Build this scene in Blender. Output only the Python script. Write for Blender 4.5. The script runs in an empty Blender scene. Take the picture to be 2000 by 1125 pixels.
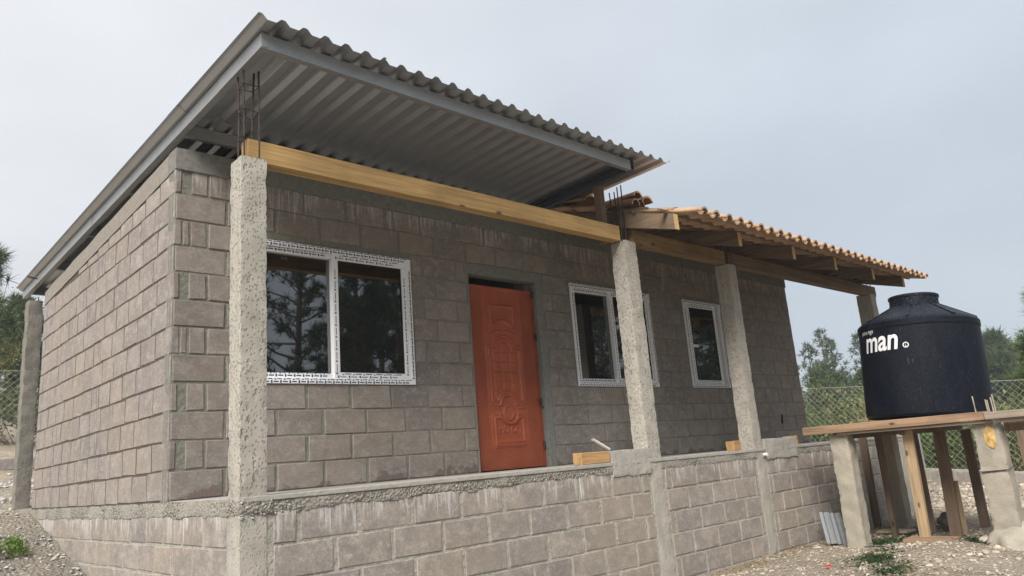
import bpy, bmesh, math, random
import numpy as np
from mathutils import Vector, Matrix, noise as mnoise
random.seed(7); rng = np.random.default_rng(7)
S = bpy.context.scene
COL = S.collection

# ------------------------------------------------------------------ camera
cd = bpy.data.cameras.new('camera'); cam = bpy.data.objects.new('camera', cd); COL.objects.link(cam)
yaw, pitch, roll = -0.7704, 0.2292, -0.0831
fw = Vector((-math.sin(yaw)*math.cos(pitch), math.cos(yaw)*math.cos(pitch), math.sin(pitch)))
rt = fw.cross(Vector((0, 0, 1))).normalized(); up = rt.cross(fw)
c_, s_ = math.cos(roll), math.sin(roll)
rt, up = c_*rt + s_*up, -s_*rt + c_*up
M = Matrix((rt, up, -fw)).transposed().to_4x4(); M.translation = Vector((-1.8139, -5.4573, 0.0685))
cam.matrix_world = M
cd.sensor_width = 36; cd.lens = 1466.1/2000*36
cd.shift_x = -23.2/2000; cd.shift_y = -4.2/2000
cd.clip_start = 0.05; cd.clip_end = 2000
S.camera = cam
# ------------------------------------------------------------------ sky, sun, exposure
SUN_EL, SUN_AZ = math.radians(43), math.radians(-121)      # azimuth from +Y towards +X
w = bpy.data.worlds.new('World'); S.world = w; w.use_nodes = True
nt = w.node_tree; nt.nodes.clear()
N = nt.nodes.new; Lk = nt.links.new
sky = N('ShaderNodeTexSky'); sky.sky_type = 'NISHITA'; sky.sun_disc = False
sky.sun_elevation = SUN_EL; sky.sun_rotation = SUN_AZ; sky.air_density = 1.0; sky.dust_density = 6; sky.altitude = 800
tc = N('ShaderNodeTexCoord')
sep = N('ShaderNodeSeparateXYZ'); Lk(tc.outputs['Generated'], sep.inputs[0])
# overcast layer: brighter towards the zenith and towards the hidden sun
rmp = N('ShaderNodeMapRange'); Lk(sep.outputs['Z'], rmp.inputs[0])
rmp.inputs[1].default_value = 0.0; rmp.inputs[2].default_value = 1.0; rmp.inputs[3].default_value = 5.1; rmp.inputs[4].default_value = 7.0
sund = (math.sin(SUN_AZ)*math.cos(SUN_EL), math.cos(SUN_AZ)*math.cos(SUN_EL), math.sin(SUN_EL))
dot = N('ShaderNodeVectorMath'); dot.operation = 'DOT_PRODUCT'; Lk(tc.outputs['Generated'], dot.inputs[0]); dot.inputs[1].default_value = Vector((-0.62, 0.55, 0.56)).normalized()   # the thinnest part of the cloud
glow = N('ShaderNodeMapRange'); Lk(dot.outputs['Value'], glow.inputs[0]); glow.interpolation_type = 'SMOOTHSTEP'
glow.inputs[1].default_value = -0.2; glow.inputs[2].default_value = 1.0; glow.inputs[3].default_value = 0.0; glow.inputs[4].default_value = 1.0
cmix = N('ShaderNodeMix'); cmix.data_type = 'RGBA'; Lk(glow.outputs[0], cmix.inputs['Factor'])
cmix.inputs['A'].default_value = (0.83, 0.92, 1.02, 1); cmix.inputs['B'].default_value = (1.20, 1.20, 1.21, 1)
nz = N('ShaderNodeTexNoise'); nz.inputs['Scale'].default_value = 2.6; nz.inputs['Detail'].default_value = 4; nz.inputs['Roughness'].default_value = 0.45
mp = N('ShaderNodeMapping'); mp.inputs['Scale'].default_value = (1, 1, 2.2); Lk(tc.outputs['Generated'], mp.inputs[0]); Lk(mp.outputs[0], nz.inputs['Vector'])
nr = N('ShaderNodeMapRange'); Lk(nz.outputs['Fac'], nr.inputs[0]); nr.inputs[1].default_value = 0.3; nr.inputs[2].default_value = 0.7; nr.inputs[3].default_value = 0.92; nr.inputs[4].default_value = 1.08
m1 = N('ShaderNodeMath'); m1.operation = 'MULTIPLY'; Lk(rmp.outputs[0], m1.inputs[0]); Lk(nr.outputs[0], m1.inputs[1])
ov = N('ShaderNodeVectorMath'); ov.operation = 'SCALE'; Lk(cmix.outputs['Result'], ov.inputs[0]); Lk(m1.outputs[0], ov.inputs['Scale'])
fin = N('ShaderNodeMix'); fin.data_type = 'RGBA'; fin.inputs['Factor'].default_value = 0.88
Lk(sky.outputs[0], fin.inputs['A']); Lk(ov.outputs[0], fin.inputs['B'])
bg = N('ShaderNodeBackground'); bg.inputs['Strength'].default_value = 0.1; Lk(fin.outputs['Result'], bg.inputs['Color'])
wo = N('ShaderNodeOutputWorld'); Lk(bg.outputs[0], wo.inputs['Surface'])
sl = bpy.data.lights.new('sun', 'SUN'); sl.energy = 3.7; sl.angle = math.radians(28); sl.color = (1, 0.965, 0.92)
so = bpy.data.objects.new('sun', sl); COL.objects.link(so)
so.rotation_euler = Vector(sund).to_track_quat('Z', 'Y').to_euler()
S.view_settings.view_transform = 'Standard'; S.view_settings.look = 'None'
S.view_settings.gamma = 1; S.view_settings.use_curve_mapping = False
S.view_settings.exposure = 0.45
S.cycles.max_bounces = 8; S.cycles.diffuse_bounces = 2; S.cycles.use_denoising = True

# ------------------------------------------------------------------ node helpers
class NT:
    def __init__(s, name, rough=0.9, spec=0.25):
        s.m = bpy.data.materials.new(name); s.m.use_nodes = True; s.t = s.m.node_tree
        s.b = s.t.nodes['Principled BSDF']; s.b.inputs['Roughness'].default_value = rough
        s.b.inputs['Specular IOR Level'].default_value = spec
        s.tc = s.n('ShaderNodeTexCoord'); s.geo = s.n('ShaderNodeNewGeometry')
    def n(s, k, **kw):
        x = s.t.nodes.new(k)
        for a, v in kw.items(): setattr(x, a, v)
        return x
    def l(s, a, b): s.t.links.new(a, b)
    def obj(s, rand=False):
        if not rand: return s.tc.outputs['Object']
        oi = s.n('ShaderNodeObjectInfo'); sc = s.n('ShaderNodeMath', operation='MULTIPLY'); s.l(oi.outputs['Random'], sc.inputs[0]); sc.inputs[1].default_value = 37.0
        a = s.n('ShaderNodeVectorMath', operation='ADD'); s.l(s.tc.outputs['Object'], a.inputs[0]); s.l(sc.outputs[0], a.inputs[1])
        return a.outputs[0]
    def pos(s): return s.geo.outputs['Position']
    def map(s, v, scale=(1, 1, 1), rot=(0, 0, 0)):
        m = s.n('ShaderNodeMapping'); m.inputs['Scale'].default_value = scale; m.inputs['Rotation'].default_value = rot; s.l(v, m.inputs[0]); return m.outputs[0]
    def noise(s, v, scale, det=4, rough=0.55, dist=0):
        x = s.n('ShaderNodeTexNoise'); x.inputs['Scale'].default_value = scale; x.inputs['Detail'].default_value = det
        x.inputs['Roughness'].default_value = rough; x.inputs['Distortion'].default_value = dist; s.l(v, x.inputs['Vector']); return x.outputs['Fac']
    def vor(s, v, scale, feat='F1', rnd=1):
        x = s.n('ShaderNodeTexVoronoi'); x.feature = feat; x.inputs['Scale'].default_value = scale; x.inputs['Randomness'].default_value = rnd
        s.l(v, x.inputs['Vector']); return x.outputs['Distance']
    def rng(s, v, a, b, c=0, d=1, smooth=False):
        x = s.n('ShaderNodeMapRange'); s.l(v, x.inputs[0])
        for i, k in enumerate((a, b, c, d)): x.inputs[i+1].default_value = k
        if smooth: x.interpolation_type = 'SMOOTHSTEP'
        return x.outputs[0]
    def math(s, op, a, b=None):
        x = s.n('ShaderNodeMath', operation=op)
        for i, k in enumerate((a, b)):
            if k is None: continue
            if isinstance(k, (int, float)): x.inputs[i].default_value = k
            else: s.l(k, x.inputs[i])
        return x.outputs[0]
    def mix(s, f, a, b, mode='MIX'):
        x = s.n('ShaderNodeMix', data_type='RGBA', blend_type=mode)
        for nm, k in (('Factor', f), ('A', a), ('B', b)):
            if isinstance(k, (int, float)): x.inputs[nm].default_value = k
            elif isinstance(k, tuple): x.inputs[nm].default_value = k + (1,)
            else: s.l(k, x.inputs[nm])
        return x.outputs['Result']
    def ramp(s, v, *st):
        x = s.n('ShaderNodeValToRGB'); s.l(v, x.inputs[0]); e = x.color_ramp.elements
        while len(e) < len(st): e.new(0.5)
        for k, (p, c) in zip(e, st): k.position = p; k.color = c + (1,)
        return x.outputs[0]
    def rand(s): return s.n('ShaderNodeObjectInfo').outputs['Random']
    def sepz(s, v, ax='Z'):
        x = s.n('ShaderNodeSeparateXYZ'); s.l(v, x.inputs[0]); return x.outputs[ax]
    def col(s, c):
        if isinstance(c, tuple): s.b.inputs['Base Color'].default_value = c + (1,)
        else: s.l(c, s.b.inputs['Base Color'])
        return s
    def bump(s, h, dist=0.01, st=1.0, prev=None):
        x = s.n('ShaderNodeBump'); x.inputs['Distance'].default_value = dist; x.inputs['Strength'].default_value = st; s.l(h, x.inputs['Height'])
        if prev: s.l(prev, x.inputs['Normal'])
        s.l(x.outputs[0], s.b.inputs['Normal']); return x.outputs[0]
    def rough(s, v): s.l(v, s.b.inputs['Roughness'])

def drips(t, ztop, length, dens):
    """whitish cement runs below a cast beam: a mask that hangs from height ztop"""
    p = t.pos(); z = t.sepz(p)
    a = t.noise(t.map(p, (11, 11, 0.3)), 1.0, 4, 0.7)
    b = t.noise(t.map(p, (1.9, 1.9, 0.02)), 1.0, 2)
    L = t.math('MULTIPLY', t.rng(a, 0.34, 0.72, 0.02, 1.0), t.rng(b, 0.36, 0.66, 0.12, 1.0))
    d = t.math('SUBTRACT', ztop, z)
    inside = t.rng(t.math('SUBTRACT', t.math('MULTIPLY', L, length), d), -0.01, 0.06)
    above = t.rng(d, -0.02, 0.0)
    wav = t.n('ShaderNodeVectorMath', operation='ADD'); t.l(t.map(p, (58, 58, 1.6)), wav.inputs[0]); cn = t.noise(t.map(p, (4, 4, 9)), 1.0, 3); t.l(cn, wav.inputs[1])
    streak = t.rng(t.noise(wav.outputs[0], 1.0, 3, 0.6), dens-0.06, dens+0.12)
    smear = t.rng(t.noise(t.map(p, (6, 6, 4)), 1.0, 4, 0.7), 0.62, 0.72, 0, 0.8)
    return t.math('MULTIPLY', t.math('MULTIPLY', inside, above), t.math('MAXIMUM', streak, smear))

def block_mat(name, c1, c2, ztop, length, dens, dripcol, floor=None):
    t = NT(name, 0.93, 0.15); o = t.obj(True); p = t.pos()
    r = t.rand()
    base = t.mix(t.rng(r, 0, 1), c1, c2)
    wn = t.n('ShaderNodeTexWhiteNoise', noise_dimensions='1D'); t.l(r, wn.inputs['W']); base = t.mix(t.rng(wn.outputs['Value'], 0.75, 1.0, 0, 0.7), base, tuple(k*0.78 for k in c1)); base = t.mix(t.rng(wn.outputs['Value'], 0.25, 0.0, 0, 0.7), base, tuple(k*1.12 for k in c2))
    big = t.noise(o, 7, 4); base = t.mix(t.rng(big, 0.35, 0.7, 0, 0.8), base, tuple(k*0.68 for k in c1))
    pale = t.noise(t.map(o, (1, 1, 1.6)), 11, 5, 0.65); base = t.mix(t.rng(pale, 0.5, 0.72, 0, 0.75), base, tuple(min(1, k*1.32) for k in c2))
    fine = t.noise(o, 190, 3, 0.7); base = t.mix(t.rng(fine, 0.42, 0.68, 0, 0.75), base, tuple(k*0.52 for k in c1))
    mid = t.noise(o, 48, 4, 0.7); base = t.mix(t.rng(mid, 0.48, 0.72, 0, 0.6), base, tuple(k*0.7 for k in c1)); base = t.mix(t.rng(mid, 0.48, 0.3, 0, 0.35), base, tuple(min(1, k*1.2) for k in c2))
    hue = t.noise(p, 1.3, 2); base = t.mix(t.rng(hue, 0.4, 0.65, 0, 0.3), base, (0.36, 0.29, 0.21), 'MIX')
    holes = t.rng(t.vor(o, 85), 0.0, 0.22, 1, 0); base = t.mix(t.math('MULTIPLY', holes, t.rng(t.noise(o, 9, 2), 0.45, 0.6)), base, (0.12, 0.1, 0.09))
    base = t.mix(t.math('MULTIPLY', drips(t, ztop, length, dens), 0.62), base, dripcol)
    if floor is not None:
        z = t.sepz(p); h = t.noise(t.map(p, (5, 5, 5)), 1.0, 4, 0.6)
        wet = t.rng(t.math('SUBTRACT', t.rng(h, 0.42, 0.72, 0.0, 0.13), t.math('SUBTRACT', z, floor)), 0, 0.012)
        base = t.mix(t.math('MULTIPLY', wet, 0.7), base, (0.135, 0.1, 0.088))
        smear = t.rng(t.noise(t.map(p, (3, 3, 4.5)), 1.0, 3, 0.5, 1.5), 0.6, 0.75, 0, 0.35); base = t.mix(smear, base, (0.16, 0.125, 0.105))
    t.col(base)
    h = t.math('ADD', t.math('MULTIPLY', fine, 0.6), t.math('MULTIPLY', pale, 0.5)); t.bump(h, 0.006, 0.7)
    return t.m

def mortar_mat(name, c, bump=0.02):
    t = NT(name, 0.95, 0.1); p = t.pos()
    a = t.noise(p, 24, 5, 0.65); b = t.noise(p, 3, 3)
    base = t.mix(t.rng(a, 0.3, 0.75), tuple(k*0.72 for k in c), tuple(min(1, k*1.2) for k in c)); base = t.mix(t.rng(b, 0.4, 0.6, 0, 0.5), base, (c[0]*0.86, c[1]*0.92, c[2]*0.86))
    t.col(base); t.bump(a, bump, 0.8); return t.m

def concrete_mat(name, c, pits=1.0, streak=0.3):
    t = NT(name, 0.92, 0.15); o = t.obj(True)
    a = t.noise(o, 5, 5, 0.6); f = t.noise(o, 120, 3, 0.7)
    base = t.mix(t.rng(a, 0.3, 0.7), tuple(k*0.84 for k in c), tuple(k*1.14 for k in c))
    g = t.noise(o, 1.7, 3); base = t.mix(t.rng(g, 0.42, 0.62, 0, 0.45), base, (c[0]*0.82, c[1]*0.88, c[2]*0.84))
    if streak: base = t.mix(t.rng(t.noise(t.map(o, (30, 30, 0.8)), 1.0, 3), 0.45, 0.7, 0, streak), base, tuple(min(1, k*1.35) for k in c))
    base = t.mix(t.rng(f, 0.45, 0.75, 0, 0.4), base, tuple(k*0.55 for k in c))
    v = t.vor(t.map(o, (1, 1, 0.66)), 56, 'F1', 1); wob = t.noise(o, 60, 2)
    pit = t.rng(t.math('ADD', v, t.math('MULTIPLY', wob, 0.35)), 0.42, 0.54, 1, 0, True)
    keep = t.rng(t.noise(o, 6, 2), 0.30, 0.5, 0.15, 1)
    v2 = t.vor(t.map(o, (1, 1, 0.45)), 21, 'F1', 1); big_ = t.rng(t.math('ADD', v2, t.math('MULTIPLY', t.noise(o, 34, 3), 0.5)), 0.40, 0.52, 1, 0, True)
    pit = t.math('MAXIMUM', pit, t.math('MULTIPLY', big_, t.rng(t.noise(o, 3.3, 2), 0.5, 0.6)))
    up_ = t.rng(t.sepz(t.pos()), -0.12, 0.0, 0.35, 1.0)
    pit = t.math('MULTIPLY', t.math('MULTIPLY', t.math('MULTIPLY', pit, keep), pits), up_)
    base = t.mix(t.math('MULTIPLY', pit, 0.36), base, tuple(k*0.36 for k in c))
    t.col(base)
    h = t.math('SUBTRACT', t.math('ADD', t.math('MULTIPLY', f, 0.25), t.math('MULTIPLY', a, 0.5)), pit); t.bump(h, 0.012, 0.8)
    return t.m

def wood_mat(name, c, dark=0.45, axis='X', knots=True):
    t = NT(name, 0.75, 0.25); o = t.obj(True)
    sc = {'X': (0.7, 14, 14), 'Y': (14, 0.7, 14), 'Z': (14, 14, 0.7)}[axis]
    g = t.noise(t.map(o, sc), 1.6, 6, 0.65, 0.8); g2 = t.noise(t.map(o, tuple(k*4.5 for k in sc)), 1.0, 3)
    base = t.ramp(g, (0.3, tuple(k*dark for k in c)), (0.52, c), (0.75, tuple(min(1, k*1.25) for k in c)))
    base = t.mix(t.rng(g2, 0.5, 0.7, 0, 0.35), base, tuple(k*0.5 for k in c))
    st = t.noise(o, 2.3, 3); base = t.mix(t.rng(st, 0.5, 0.72, 0, 0.55), base, tuple(k*0.55 for k in c))
    if knots:
        k = t.rng(t.vor(t.map(o, {'X': (0.45, 1, 1), 'Y': (1, 0.45, 1), 'Z': (1, 1, 0.45)}[axis]), 6.5), 0.05, 0.13, 1, 0, True); base = t.mix(t.math('MULTIPLY', k, 0.85), base, tuple(q*0.16 for q in c))
    t.col(base); t.bump(g, 0.004, 0.6); return t.m

def metal_mat(name, c, rough=0.45, spangle=40, met=0.9):
    t = NT(name, rough, 0.5); t.b.inputs['Metallic'].default_value = met; o = t.obj()
    a = t.noise(o, spangle, 4, 0.7); b = t.noise(t.map(o, (1, 1, 1)), 3, 4)
    base = t.mix(t.rng(a, 0.3, 0.75), tuple(k*0.75 for k in c), tuple(min(1, k*1.2) for k in c)); base = t.mix(t.rng(b, 0.5, 0.7, 0, 0.4), base, tuple(k*0.7 for k in c))
    t.col(base); t.rough(t.rng(a, 0.3, 0.7, rough-0.1, rough+0.15)); return t.m

def plain(name, c, rough=0.8, spec=0.3, met=0, var=0.2, scale=30):
    t = NT(name, rough, spec); t.b.inputs['Metallic'].default_value = met
    a = t.noise(t.obj(True), scale, 4); t.col(t.mix(t.rng(a, 0.3, 0.7), tuple(k*(1-var) for k in c), tuple(min(1, k*(1+var)) for k in c))); return t.m

def leaf_mat(name, c, c2, trans=0.25):
    t = NT(name, 0.7, 0.2); p = t.pos()
    a = t.noise(p, 1.7, 3); b = t.noise(p, 14, 2)
    base = t.mix(t.rng(a, 0.35, 0.65), c, c2); base = t.mix(t.rng(b, 0.4, 0.7, 0, 0.5), base, tuple(k*0.6 for k in c)); t.col(base)
    tr = t.n('ShaderNodeBsdfTranslucent'); t.l(base, tr.inputs[0])
    mx = t.n('ShaderNodeMixShader'); mx.inputs[0].default_value = trans; out = t.t.nodes['Material Output']
    t.l(t.b.outputs[0], mx.inputs[1]); t.l(tr.outputs[0], mx.inputs[2]); t.l(mx.outputs[0], out.inputs[0]); return t.m

MAT = {}
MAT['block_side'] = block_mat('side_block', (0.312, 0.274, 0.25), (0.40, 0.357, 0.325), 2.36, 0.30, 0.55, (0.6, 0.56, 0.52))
MAT['block_front'] = block_mat('shaded_front_block', (0.255, 0.226, 0.205), (0.33, 0.294, 0.266), 2.385, 0.55, 0.50, (0.55, 0.5, 0.46), 0.0)  # same blocks as the other walls, toned darker for the porch shade
MAT['block_base'] = block_mat('foundation_block', (0.325, 0.29, 0.27), (0.45, 0.392, 0.332), -0.09, 0.42, 0.50, (0.66, 0.63, 0.6))
MAT['mortar_shaded'] = mortar_mat('shaded_side_mortar', (0.12, 0.10, 0.085))  # shadow of the raked joints put into the mortar colour
MAT['mortar_grey'] = mortar_mat('front_mortar', (0.23, 0.22, 0.188))
MAT['mortar_pale'] = mortar_mat('foundation_mortar', (0.42, 0.39, 0.335), 0.03)
MAT['plaster'] = mortar_mat('smooth_cement', (0.23, 0.222, 0.205), 0.006)
MAT['side_cement'] = mortar_mat('pale_side_cement', (0.29, 0.258, 0.225), 0.006)
MAT['slab'] = mortar_mat('slab_cement', (0.42, 0.385, 0.35), 0.01)
t = NT('rough_concrete', 0.95, 0.1); p = t.pos(); v = t.vor(p, 62); v3 = t.vor(p, 130); pa = t.rng(t.noise(p, 3.2, 3), 0.40, 0.58); a = t.noise(p, 30, 5, 0.7)
c = t.mix(t.rng(a, 0.3, 0.7), (0.31, 0.285, 0.245), (0.42, 0.39, 0.335)); c = t.mix(t.math('MULTIPLY', t.rng(v, 0.42, 0.7, 0, 0.75), pa), c, (0.15, 0.135, 0.115)); c = t.mix(t.math('MULTIPLY', t.rng(v, 0.25, 0.08, 0, 0.6), pa), c, (0.46, 0.43, 0.38)); c = t.mix(t.math('MULTIPLY', t.rng(v3, 0.45, 0.7), 0.5), c, (0.14, 0.125, 0.105)); t.col(c)
t.bump(t.math('ADD', t.math('MULTIPLY', t.math('SUBTRACT', 0.6, v), t.rng(pa, 0, 1, 0.2, 0.9)), t.math('MULTIPLY', a, 0.5)), 0.014, 0.9); MAT['rough'] = t.m
MAT['column'] = concrete_mat('chipped_concrete', (0.43, 0.395, 0.34), 1.0, 0.25)
MAT['pillar'] = concrete_mat('smooth_concrete', (0.38, 0.34, 0.275), 0.35, 0.25)
MAT['cement'] = concrete_mat('grey_cement', (0.37, 0.355, 0.325), 0.15, 0.0)
MAT['pillar_shaded'] = concrete_mat('shaded_concrete', (0.235, 0.215, 0.185), 0.6, 0.3)  # shade on the rear column put into a darker concrete colour
MAT['curb'] = concrete_mat('curb_cement', (0.40, 0.375, 0.335), 0.25, 0.3)
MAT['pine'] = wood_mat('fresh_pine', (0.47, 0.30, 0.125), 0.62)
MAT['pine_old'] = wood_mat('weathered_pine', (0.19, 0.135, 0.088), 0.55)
MAT['pine_y'] = wood_mat('rafter_pine', (0.19, 0.135, 0.088), 0.55, 'Y')
MAT['pine_end_lit'] = plain('lit_sawn_end', (0.55, 0.38, 0.18), 0.8, var=0.25, scale=60)  # rafter ends coloured paler for the sky light they catch
MAT['board'] = wood_mat('board_brown', (0.33, 0.215, 0.135), 0.55, 'Y')
MAT['board_grey'] = wood_mat('board_weathered', (0.33, 0.27, 0.21), 0.6, 'Y')
MAT['post'] = wood_mat('post_brown', (0.42, 0.30, 0.18), 0.6, 'Z')
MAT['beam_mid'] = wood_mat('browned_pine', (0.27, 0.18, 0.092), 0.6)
MAT['post_dark'] = wood_mat('post_weathered', (0.2, 0.14, 0.1), 0.6, 'Z')
MAT['plank'] = wood_mat('plank_pale', (0.46, 0.37, 0.26), 0.6)
MAT['orange_wood'] = wood_mat('orange_sawn_wood', (0.47, 0.28, 0.125), 0.5)
MAT['zinc'] = metal_mat('galvanized', (0.38, 0.39, 0.395), 0.45, 60, 0.65)
MAT['sheet'] = plain('roof_sheet', (0.46, 0.475, 0.50), 0.36, 0.5, 0.80, 0.05, 5)
MAT['channel_dark'] = plain('painted_channel', (0.09, 0.1, 0.13), 0.5, 0.4, 0.2)
MAT['rebar'] = plain('rebar_steel', (0.07, 0.055, 0.05), 0.7, 0.3, 0.5, 0.4)
MAT['white'] = plain('white_pvc', (0.80, 0.80, 0.80), 0.35, 0.4, var=0.02)
MAT['print'] = plain('film_print_ink', (0.035, 0.045, 0.12), 0.5, var=0.3)
MAT['gasket'] = plain('black_gasket', (0.012, 0.012, 0.014), 0.5)
MAT['black'] = plain('unlit_hole_black', (0.006, 0.006, 0.008), 0.9, 0.05)
t = NT('tinted_glass', 0.015, 0.5); t.b.inputs['IOR'].default_value = 2.5; t.col((0.002, 0.002, 0.003)); MAT['glass'] = t.m
t = NT('clay', 0.85, 0.2); o = t.obj(True)
b = t.mix(t.rng(t.rand(), 0, 1), (0.44, 0.27, 0.165), (0.56, 0.38, 0.245)); b = t.mix(t.rng(t.noise(o, 9, 4), 0.4, 0.7, 0, 0.6), b, (0.60, 0.44, 0.30)); b = t.mix(t.rng(t.noise(o, 30, 4), 0.55, 0.75, 0, 0.5), b, (0.33, 0.22, 0.15))
t.col(b); t.bump(t.noise(o, 60, 3), 0.004, 0.6); MAT['clay'] = t.m
# orange door paint with the pressed diamond pattern outside the central relief
t = NT('orange_paint', 0.42, 0.45); o = t.tc.outputs['Object']
x = t.sepz(o, 'X'); z = t.sepz(o, 'Z')
s1 = t.math('SINE', t.math('MULTIPLY', t.math('ADD', x, z), 285)); s2 = t.math('SINE', t.math('MULTIPLY', t.math('SUBTRACT', x, z), 285))
kn = t.math('MULTIPLY', s1, s2)
ax_ = t.math('ABSOLUTE', t.math('SUBTRACT', x, 0.425)); inside = t.math('MULTIPLY', t.rng(ax_, 0.255, 0.26, 1, 0), t.rng(z, 0.19, 0.2))
outm = t.math('SUBTRACT', 1.0, inside)
mott = t.noise(o, 5, 4); c = t.mix(t.rng(mott, 0.35, 0.7), (0.33, 0.072, 0.03), (0.41, 0.102, 0.044))
c = t.mix(t.math('MULTIPLY', t.rng(kn, 0.0, -0.7), t.math('MULTIPLY', outm, 0.42)), c, (0.2, 0.045, 0.02)); t.col(c)
t.bump(t.math('MULTIPLY', kn, outm), 0.0025, 0.9); MAT['door'] = t.m
# tank plastic
t = NT('tank_plastic', 0.4, 0.13); o = t.tc.outputs['Object']
a = t.noise(t.map(o, (3, 3, 1)), 1.5, 5, 0.6); d = t.noise(o, 38, 5, 0.8); sc_ = t.noise(t.map(o, (9, 9, 2)), 2.5, 5, 0.75, 2)
c = t.mix(t.rng(a, 0.35, 0.7), (0.0035, 0.0055, 0.011), (0.009, 0.011, 0.017))
zt = t.sepz(o); top = t.rng(zt, 1.0, 1.06)
c = t.mix(t.math('MULTIPLY', t.rng(d, 0.5, 0.8), t.rng(top, 0, 1, 0.12, 0.55)), c, (0.17, 0.18, 0.2))
c = t.mix(t.math('MULTIPLY', t.rng(sc_, 0.63, 0.69), 0.2), c, (0.3, 0.3, 0.31))
low = t.math('MULTIPLY', t.rng(d, 0.62, 0.75), t.rng(zt, 0.3, 0.0, 0, 0.3)); c = t.mix(low, c, (0.3, 0.3, 0.3))
t.col(c); t.rough(t.rng(a, 0.3, 0.7, 0.34, 0.55)); MAT['tank'] = t.m
MAT['paint_white'] = plain('white_lettering', (0.78, 0.78, 0.78), 0.5, var=0.05)
# ground
t = NT('soil', 0.95, 0.1); p = t.pos()
a = t.noise(p, 1.1, 5, 0.6); b_ = t.noise(p, 14, 6, 0.75); v = t.vor(p, 34); v2 = t.vor(p, 75)
c = t.ramp(a, (0.3, (0.32, 0.26, 0.195)), (0.5, (0.41, 0.345, 0.265)), (0.7, (0.47, 0.405, 0.32)))
c = t.mix(t.rng(b_, 0.42, 0.72, 0, 0.6), c, (0.28, 0.23, 0.175))
c = t.mix(t.math('MULTIPLY', t.rng(v, 0.32, 0.16, 0, 0.75), t.rng(t.noise(p, 3, 3), 0.4, 0.6)), c, (0.62, 0.55, 0.46)); c = t.mix(t.rng(v2, 0.25, 0.1, 0, 0.4), c, (0.6, 0.54, 0.46))
x = t.sepz(p, 'X'); y = t.sepz(p, 'Y')
side = t.math('MULTIPLY', t.rng(x, 1.0, 0.2), t.rng(y, 4.6, 3.2)); c = t.mix(t.math('MULTIPLY', side, t.rng(t.noise(p, 2.2, 4), 0.35, 0.6, 0.3, 0.85)), c, (0.235, 0.225, 0.195))
far = t.rng(y, 8.5, 11.5); dry = t.mix(t.rng(t.noise(t.map(p, (1, 1, 6)), 2.2, 5, 0.7), 0.35, 0.65), (0.36, 0.29, 0.2), (0.56, 0.47, 0.36)); c = t.mix(far, c, dry)
veg = t.rng(x, 13.2, 16); c = t.mix(veg, c, (0.12, 0.13, 0.06))
t.col(c); t.bump(t.math('SUBTRACT', t.math('MULTIPLY', b_, 1.4), v), 0.05, 0.9); MAT['soil'] = t.m
MAT['stone'] = plain('pale_stone', (0.42, 0.36, 0.285), 0.9, var=0.4, scale=7)
MAT['stone_grey'] = plain('grey_stone', (0.40, 0.385, 0.36), 0.9, var=0.35, scale=9)
MAT['rock'] = plain('brown_grey_rock', (0.2, 0.18, 0.16), 0.9, var=0.5, scale=12)
MAT['wire'] = plain('galvanized_wire', (0.42, 0.42, 0.38), 0.5, 0.5, 0.3, 0.15)
MAT['bark'] = plain('pine_bark', (0.13, 0.1, 0.08), 0.95, 0.1, var=0.4, scale=12)
MAT['needles'] = leaf_mat('pine_needles', (0.065, 0.095, 0.045), (0.105, 0.14, 0.06))
MAT['needles_y'] = leaf_mat('pine_needles_light', (0.10, 0.145, 0.04), (0.18, 0.22, 0.07))
MAT['leaf'] = leaf_mat('bush_leaves', (0.09, 0.12, 0.045), (0.16, 0.185, 0.07))
MAT['leaf_y'] = leaf_mat('yellow_leaves', (0.17, 0.18, 0.06), (0.27, 0.245, 0.10))
MAT['leaf_b'] = leaf_mat('bright_leaves', (0.11, 0.19, 0.03), (0.2, 0.27, 0.06))
MAT['dry'] = leaf_mat('dry_stems', (0.27, 0.2, 0.11), (0.38, 0.28, 0.16))
MAT['clip'] = leaf_mat('cut_sprigs', (0.03, 0.06, 0.022), (0.05, 0.09, 0.03))
MAT['tan'] = plain('dry_tan_scrap', (0.55, 0.36, 0.14), 0.8, var=0.35, scale=20)
MAT['red'] = plain('red_scrap', (0.6, 0.03, 0.03), 0.5)
MAT['hose'] = plain('blue_black_hose', (0.03, 0.03, 0.06), 0.5)
MAT['foam'] = plain('white_plastic', (0.75, 0.74, 0.72), 0.6, var=0.06)

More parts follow.
